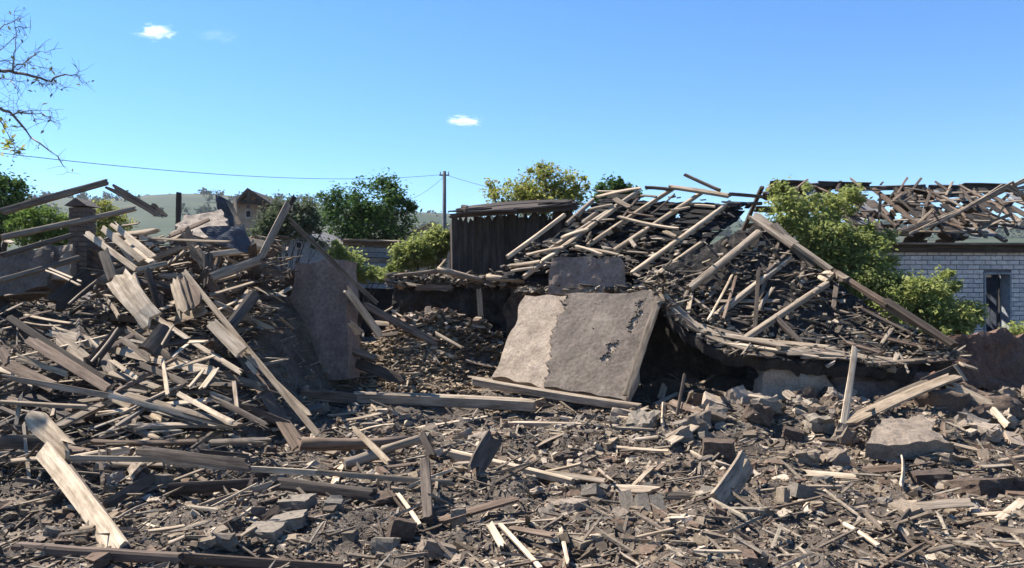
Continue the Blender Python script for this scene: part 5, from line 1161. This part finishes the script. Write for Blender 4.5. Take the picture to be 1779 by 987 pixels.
for k in range(44):
    px, py = random.uniform(-20, 430), random.uniform(590, 800)
    sl = random.choice((random.gauss(.5, .18), random.gauss(.22, .1), random.gauss(-.12, .12), random.gauss(-.5, .2))); Lp = random.uniform(90, 260); m = random.choice('pgpgbd')
    a = (px - Lp / 2 * math.cos(sl), py - Lp / 2 * math.sin(sl)); b = (px + Lp / 2 * math.cos(sl), py + Lp / 2 * math.sin(sl))
    if a[0] < -60 or b[0] > 520: continue
    off = random.uniform(.12, .4); d1, d2 = surf(*a, off), surf(*b, off)
    if abs(d1 - d2) > 1.5: continue
    A, B = W(*a, clear(a, d1)), W(*b, clear(b, d2)); w = random.uniform(.045, .09)
    o = plank(A, B, w, random.choice((.025, .04)), WOOD[m], random.choice('fsv'), 'plank'); tag(o, describe(o, 'board', A, B, w, TONE[m]), 'board', SHARED['H'][2])
cnt = 0
while cnt < 36:
    y = random.uniform(5.2, 9.4) ; x = random.uniform(-.62, .66) * y
    if float(heap_mask(x, y)) > .4 and y > 7: continue
    loose_board(x, y, random.uniform(.18, .7), random.uniform(.03, .09), random.choice((.015, .025)), random.choice('ppggb'), 'C', random.uniform(.03, .08), random.gauss(0, .9), .1); cnt += 1
for k in range(24):
    if k < 10: x, y = random.gauss(-1.6, .7), random.gauss(12.5, .6)
    else: y = random.uniform(9.2, 10.6); x = random.uniform(1.2, 6.6)
    loose_board(x, y, random.uniform(.2, .9), random.uniform(.04, .1), .025, random.choice('pggbd'), 'R', random.uniform(.04, .14), random.uniform(0, 3.14), .2)
cnt = 0
while cnt < 84:
    y = random.choice((random.uniform(5.0, 10.2), random.uniform(8.2, 10.2))); x = random.uniform(-.63, .66) * y
    if float(heap_mask(x, y)) > .5 and y > 7.2: continue
    s = random.uniform(.6, 1.25); kind = random.choice(('brick', 'block', 'rock', 'rock'))
    dims = (.22 * s, .13 * s, .085 * s) if kind == 'brick' else (random.uniform(.08, .2), random.uniform(.08, .16), random.uniform(.05, .11))
    o = lump('brick' if kind == 'brick' else 'stone', kind, (x, y, float(H(x, y)) + dims[2] * .25), dims, (random.gauss(0, .35), random.gauss(0, .35), random.uniform(0, 3)), (mt := random.choice((M_BRICK, M_STONE, M_BROWNCLAY, M_CLAY, M_BRICK))))
    sz = 'larger' if max(dims) > .2 else 'smaller' if max(dims) < .14 else 'middling'; tn = sz + ' ' + STONE_TONE[mt.name]
    if kind == 'brick': tag(o, describe(o, 'loose brick', tone=tn), 'brick', 'bricks scattered in the rubble')
    else: tag(o, describe(o, 'squared lump' if kind == 'block' else 'rough lump', tone=tn), 'stone', 'masonry lumps scattered in the rubble')
    cnt += 1
for k in range(64):
    y = random.uniform(8.5, 10.3); x = random.uniform(1.3, 6.8); d = random.uniform(.12, .33)
    if 1480 < CX + x / y * F < 1670 and y < 9.9: continue
    o = lump('stone', random.choice(('rock', 'block', 'rock')), (x, y, float(H(x, y)) + d * .2), (d, d * .8, d * random.uniform(.5, .8)), (random.gauss(0, .3), random.gauss(0, .3), random.uniform(0, 3)), (mt := random.choice((M_BROWNCLAY, M_STONE, M_CLAY, M_BRICK))))
    tn = ('larger' if d > .3 else 'smaller' if d < .2 else 'middling') + ' ' + STONE_TONE[mt.name]
    tag(o, describe(o, 'clay clod', tone=tn), 'stone', 'clay lumps under the collapsed roof')

# ------------------------------------------------------------------ uncountable rubble
def scatter(n, y0, y1, pw, cond=None):
    out = np.zeros((0, 2))
    while len(out) < n:
        y = y0 + (y1 - y0) * RNG.random(n) ** pw; x = RNG.uniform(-.72, .74, n) * (y + .6)
        p = np.stack([x, y], -1)
        if cond is not None: p = p[cond(x, y)]
        out = np.concatenate([out, p])
    return out[:n]
def put(n, y0, y1, smin, smax, pw, lift, cond=None, spw=2.5):
    p = scatter(n, y0, y1, pw, cond); s = smin + (smax - smin) * RNG.random(n) ** spw
    z = H(p[:, 0], p[:, 1]) + s * lift
    return np.concatenate([p, z[:, None]], 1), s
patch = lambda x, y: (fbm(x * 1.3, y * 1.3, 3, 5) + RNG.normal(0, .16, len(x)) > -.08) & ((heap_mask(x, y) < .4) | (y < 7.4) | (RNG.random(len(x)) < .12))
p, s = put(21000, 3.6, 11, .010, .095, 1.1, -.02, patch, 3.6)
frag_mesh(len(s), p, s, RNG.uniform(.2, .8, len(s)), M_RUBBLE, 'rubble', 'crushed brick, clay and plaster rubble covering the ground', 'rubble', aspect=(.9, 2.0))
p, s = put(52000, 3.6, 9.5, .007, .028, 1.2, .1)
frag_mesh(len(s), p, s, RNG.uniform(.3, .9, len(s)), M_RUBBLE, 'gravel', 'fine crumbs of clay and brick between the larger rubble', 'rubble', aspect=(.9, 1.8))
p, s = put(11000, 3.8, 13.2, .006, .026, 1.0, .9)
frag_mesh(len(s), p, s, RNG.uniform(.4, .9, len(s)), M_SPLINTER, 'wood_splinters', 'thin wood splinters strewn over the rubble', 'debris', aspect=(5, 22))
inheap = lambda x, y: (heap_mask(x, y) > .3) & ~((CX + x / y * F > 480) & (y > 9.6))
p, s = put(1000, 6.6, 12.6, .014, .045, 1.0, .9, inheap)
p[:, 2] += RNG.uniform(0, .22, len(p))
frag_mesh(len(s), p, s, RNG.uniform(.25, .6, len(s)), M_SPLINTER, 'heap_splinters', 'broken slats and splinters packed inside the timber heap', 'debris', aspect=(7, 26))
n = 700; px = RNG.uniform(160, 500, n); py = RNG.uniform(410, 580, n)
pos = np.array([tuple(W(a, b, 11.8 - (b - 400) / 170 * 1.9 + RNG.uniform(-.1, .3))) for a, b in zip(px, py)])
frag_mesh(n, pos, RNG.uniform(.015, .05, n), RNG.uniform(.25, .6, n), M_SPLINTER, 'crest_splinters', 'snapped slats and splinters packed along the crest of the timber heap', 'debris', aspect=(3, 14))
n = 1100; px = RNG.uniform(680, 890, n); yy = RNG.uniform(12.9, 13.8, n); xx = (px - CX) / F * yy
frag_mesh(n, np.stack([xx, yy, H(xx, yy) + RNG.uniform(0, .2, n)], -1), RNG.uniform(.02, .09, n), RNG.uniform(.2, .7, n), M_RUBBLE, 'yard_debris', 'rubble and board scraps filling the dark yard below the plank shed', 'debris', aspect=(.9, 4))
n = 2600; x = RNG.normal(-1.6, .7, n); y = RNG.normal(12.3, .55, n); s = RNG.uniform(.015, .07, n)
frag_mesh(n, np.stack([x, y, H(x, y) + .03], -1), s, RNG.uniform(.2, .5, n), M_STRAW, 'wood_chips', 'yellowish heap of wood chips and straw behind the massive beam', 'debris', aspect=(1, 3.5))
n = 900; t_ = RNG.random(n); px = 676 + t_ * 230
pos = np.array([tuple(W(a, 488 + RNG.normal(0, 5), 14.2 - .35 * (a - 676) / 230 + RNG.uniform(0, .3))) for a in px])
frag_mesh(n, pos, RNG.uniform(.03, .12, n), RNG.uniform(.2, .6, n), M_SHARD, 'walltop_debris', 'broken slates and clods heaped along the rear clay wall', 'debris', aspect=(.8, 2.6))
px = RNG.uniform(905, 1150, 420)
pos = np.array([tuple(W(a, RNG.normal(505, 4), 12.2 - .8 * (a - 905) / 245 + RNG.uniform(0, .4))) for a in px])
frag_mesh(420, pos, RNG.uniform(.03, .10, 420), RNG.uniform(.2, .6, 420), M_SHARD, 'slab_debris', 'small debris caught along the top of the leaning slab', 'debris', aspect=(.8, 2.6))

# ------------------------------------------------------------------ alike things get told apart by distance
from collections import defaultdict
same = defaultdict(list)
for o in COL.objects:
    if o.parent is None and o.get('label') and o.get('group'): same[o['label']].append(o)
for lab, L in same.items():
    if len(L) in (2, 3):
        L.sort(key=lambda o: o.location.y)
        for o, w in zip(L, ('the nearer one', 'the farther one') if len(L) == 2 else ('the nearest one', 'the middle one', 'the farthest one')): o['label'] = lab + ', ' + w

# ------------------------------------------------------------------ the air: one even box of thin haze round everything but sky and clouds
m = bpy.data.materials.new('thin_haze'); m.use_nodes = True; nt = m.node_tree; nt.nodes.clear()
out = nt.nodes.new('ShaderNodeOutputMaterial'); pv = nt.nodes.new('ShaderNodeVolumePrincipled'); nt.links.new(pv.outputs[0], out.inputs['Volume'])
pv.inputs['Color'].default_value = (.86, .92, 1, 1); pv.inputs['Density'].default_value = .00016; pv.inputs['Anisotropy'].default_value = .0
hz = box('haze', Vector((0, 1500, 48)), 6400, 4400, 106, m); tag(hz, kind='stuff')
hz['label'] = 'thin pale haze in the air over the far hills'; hz['category'] = 'haze'
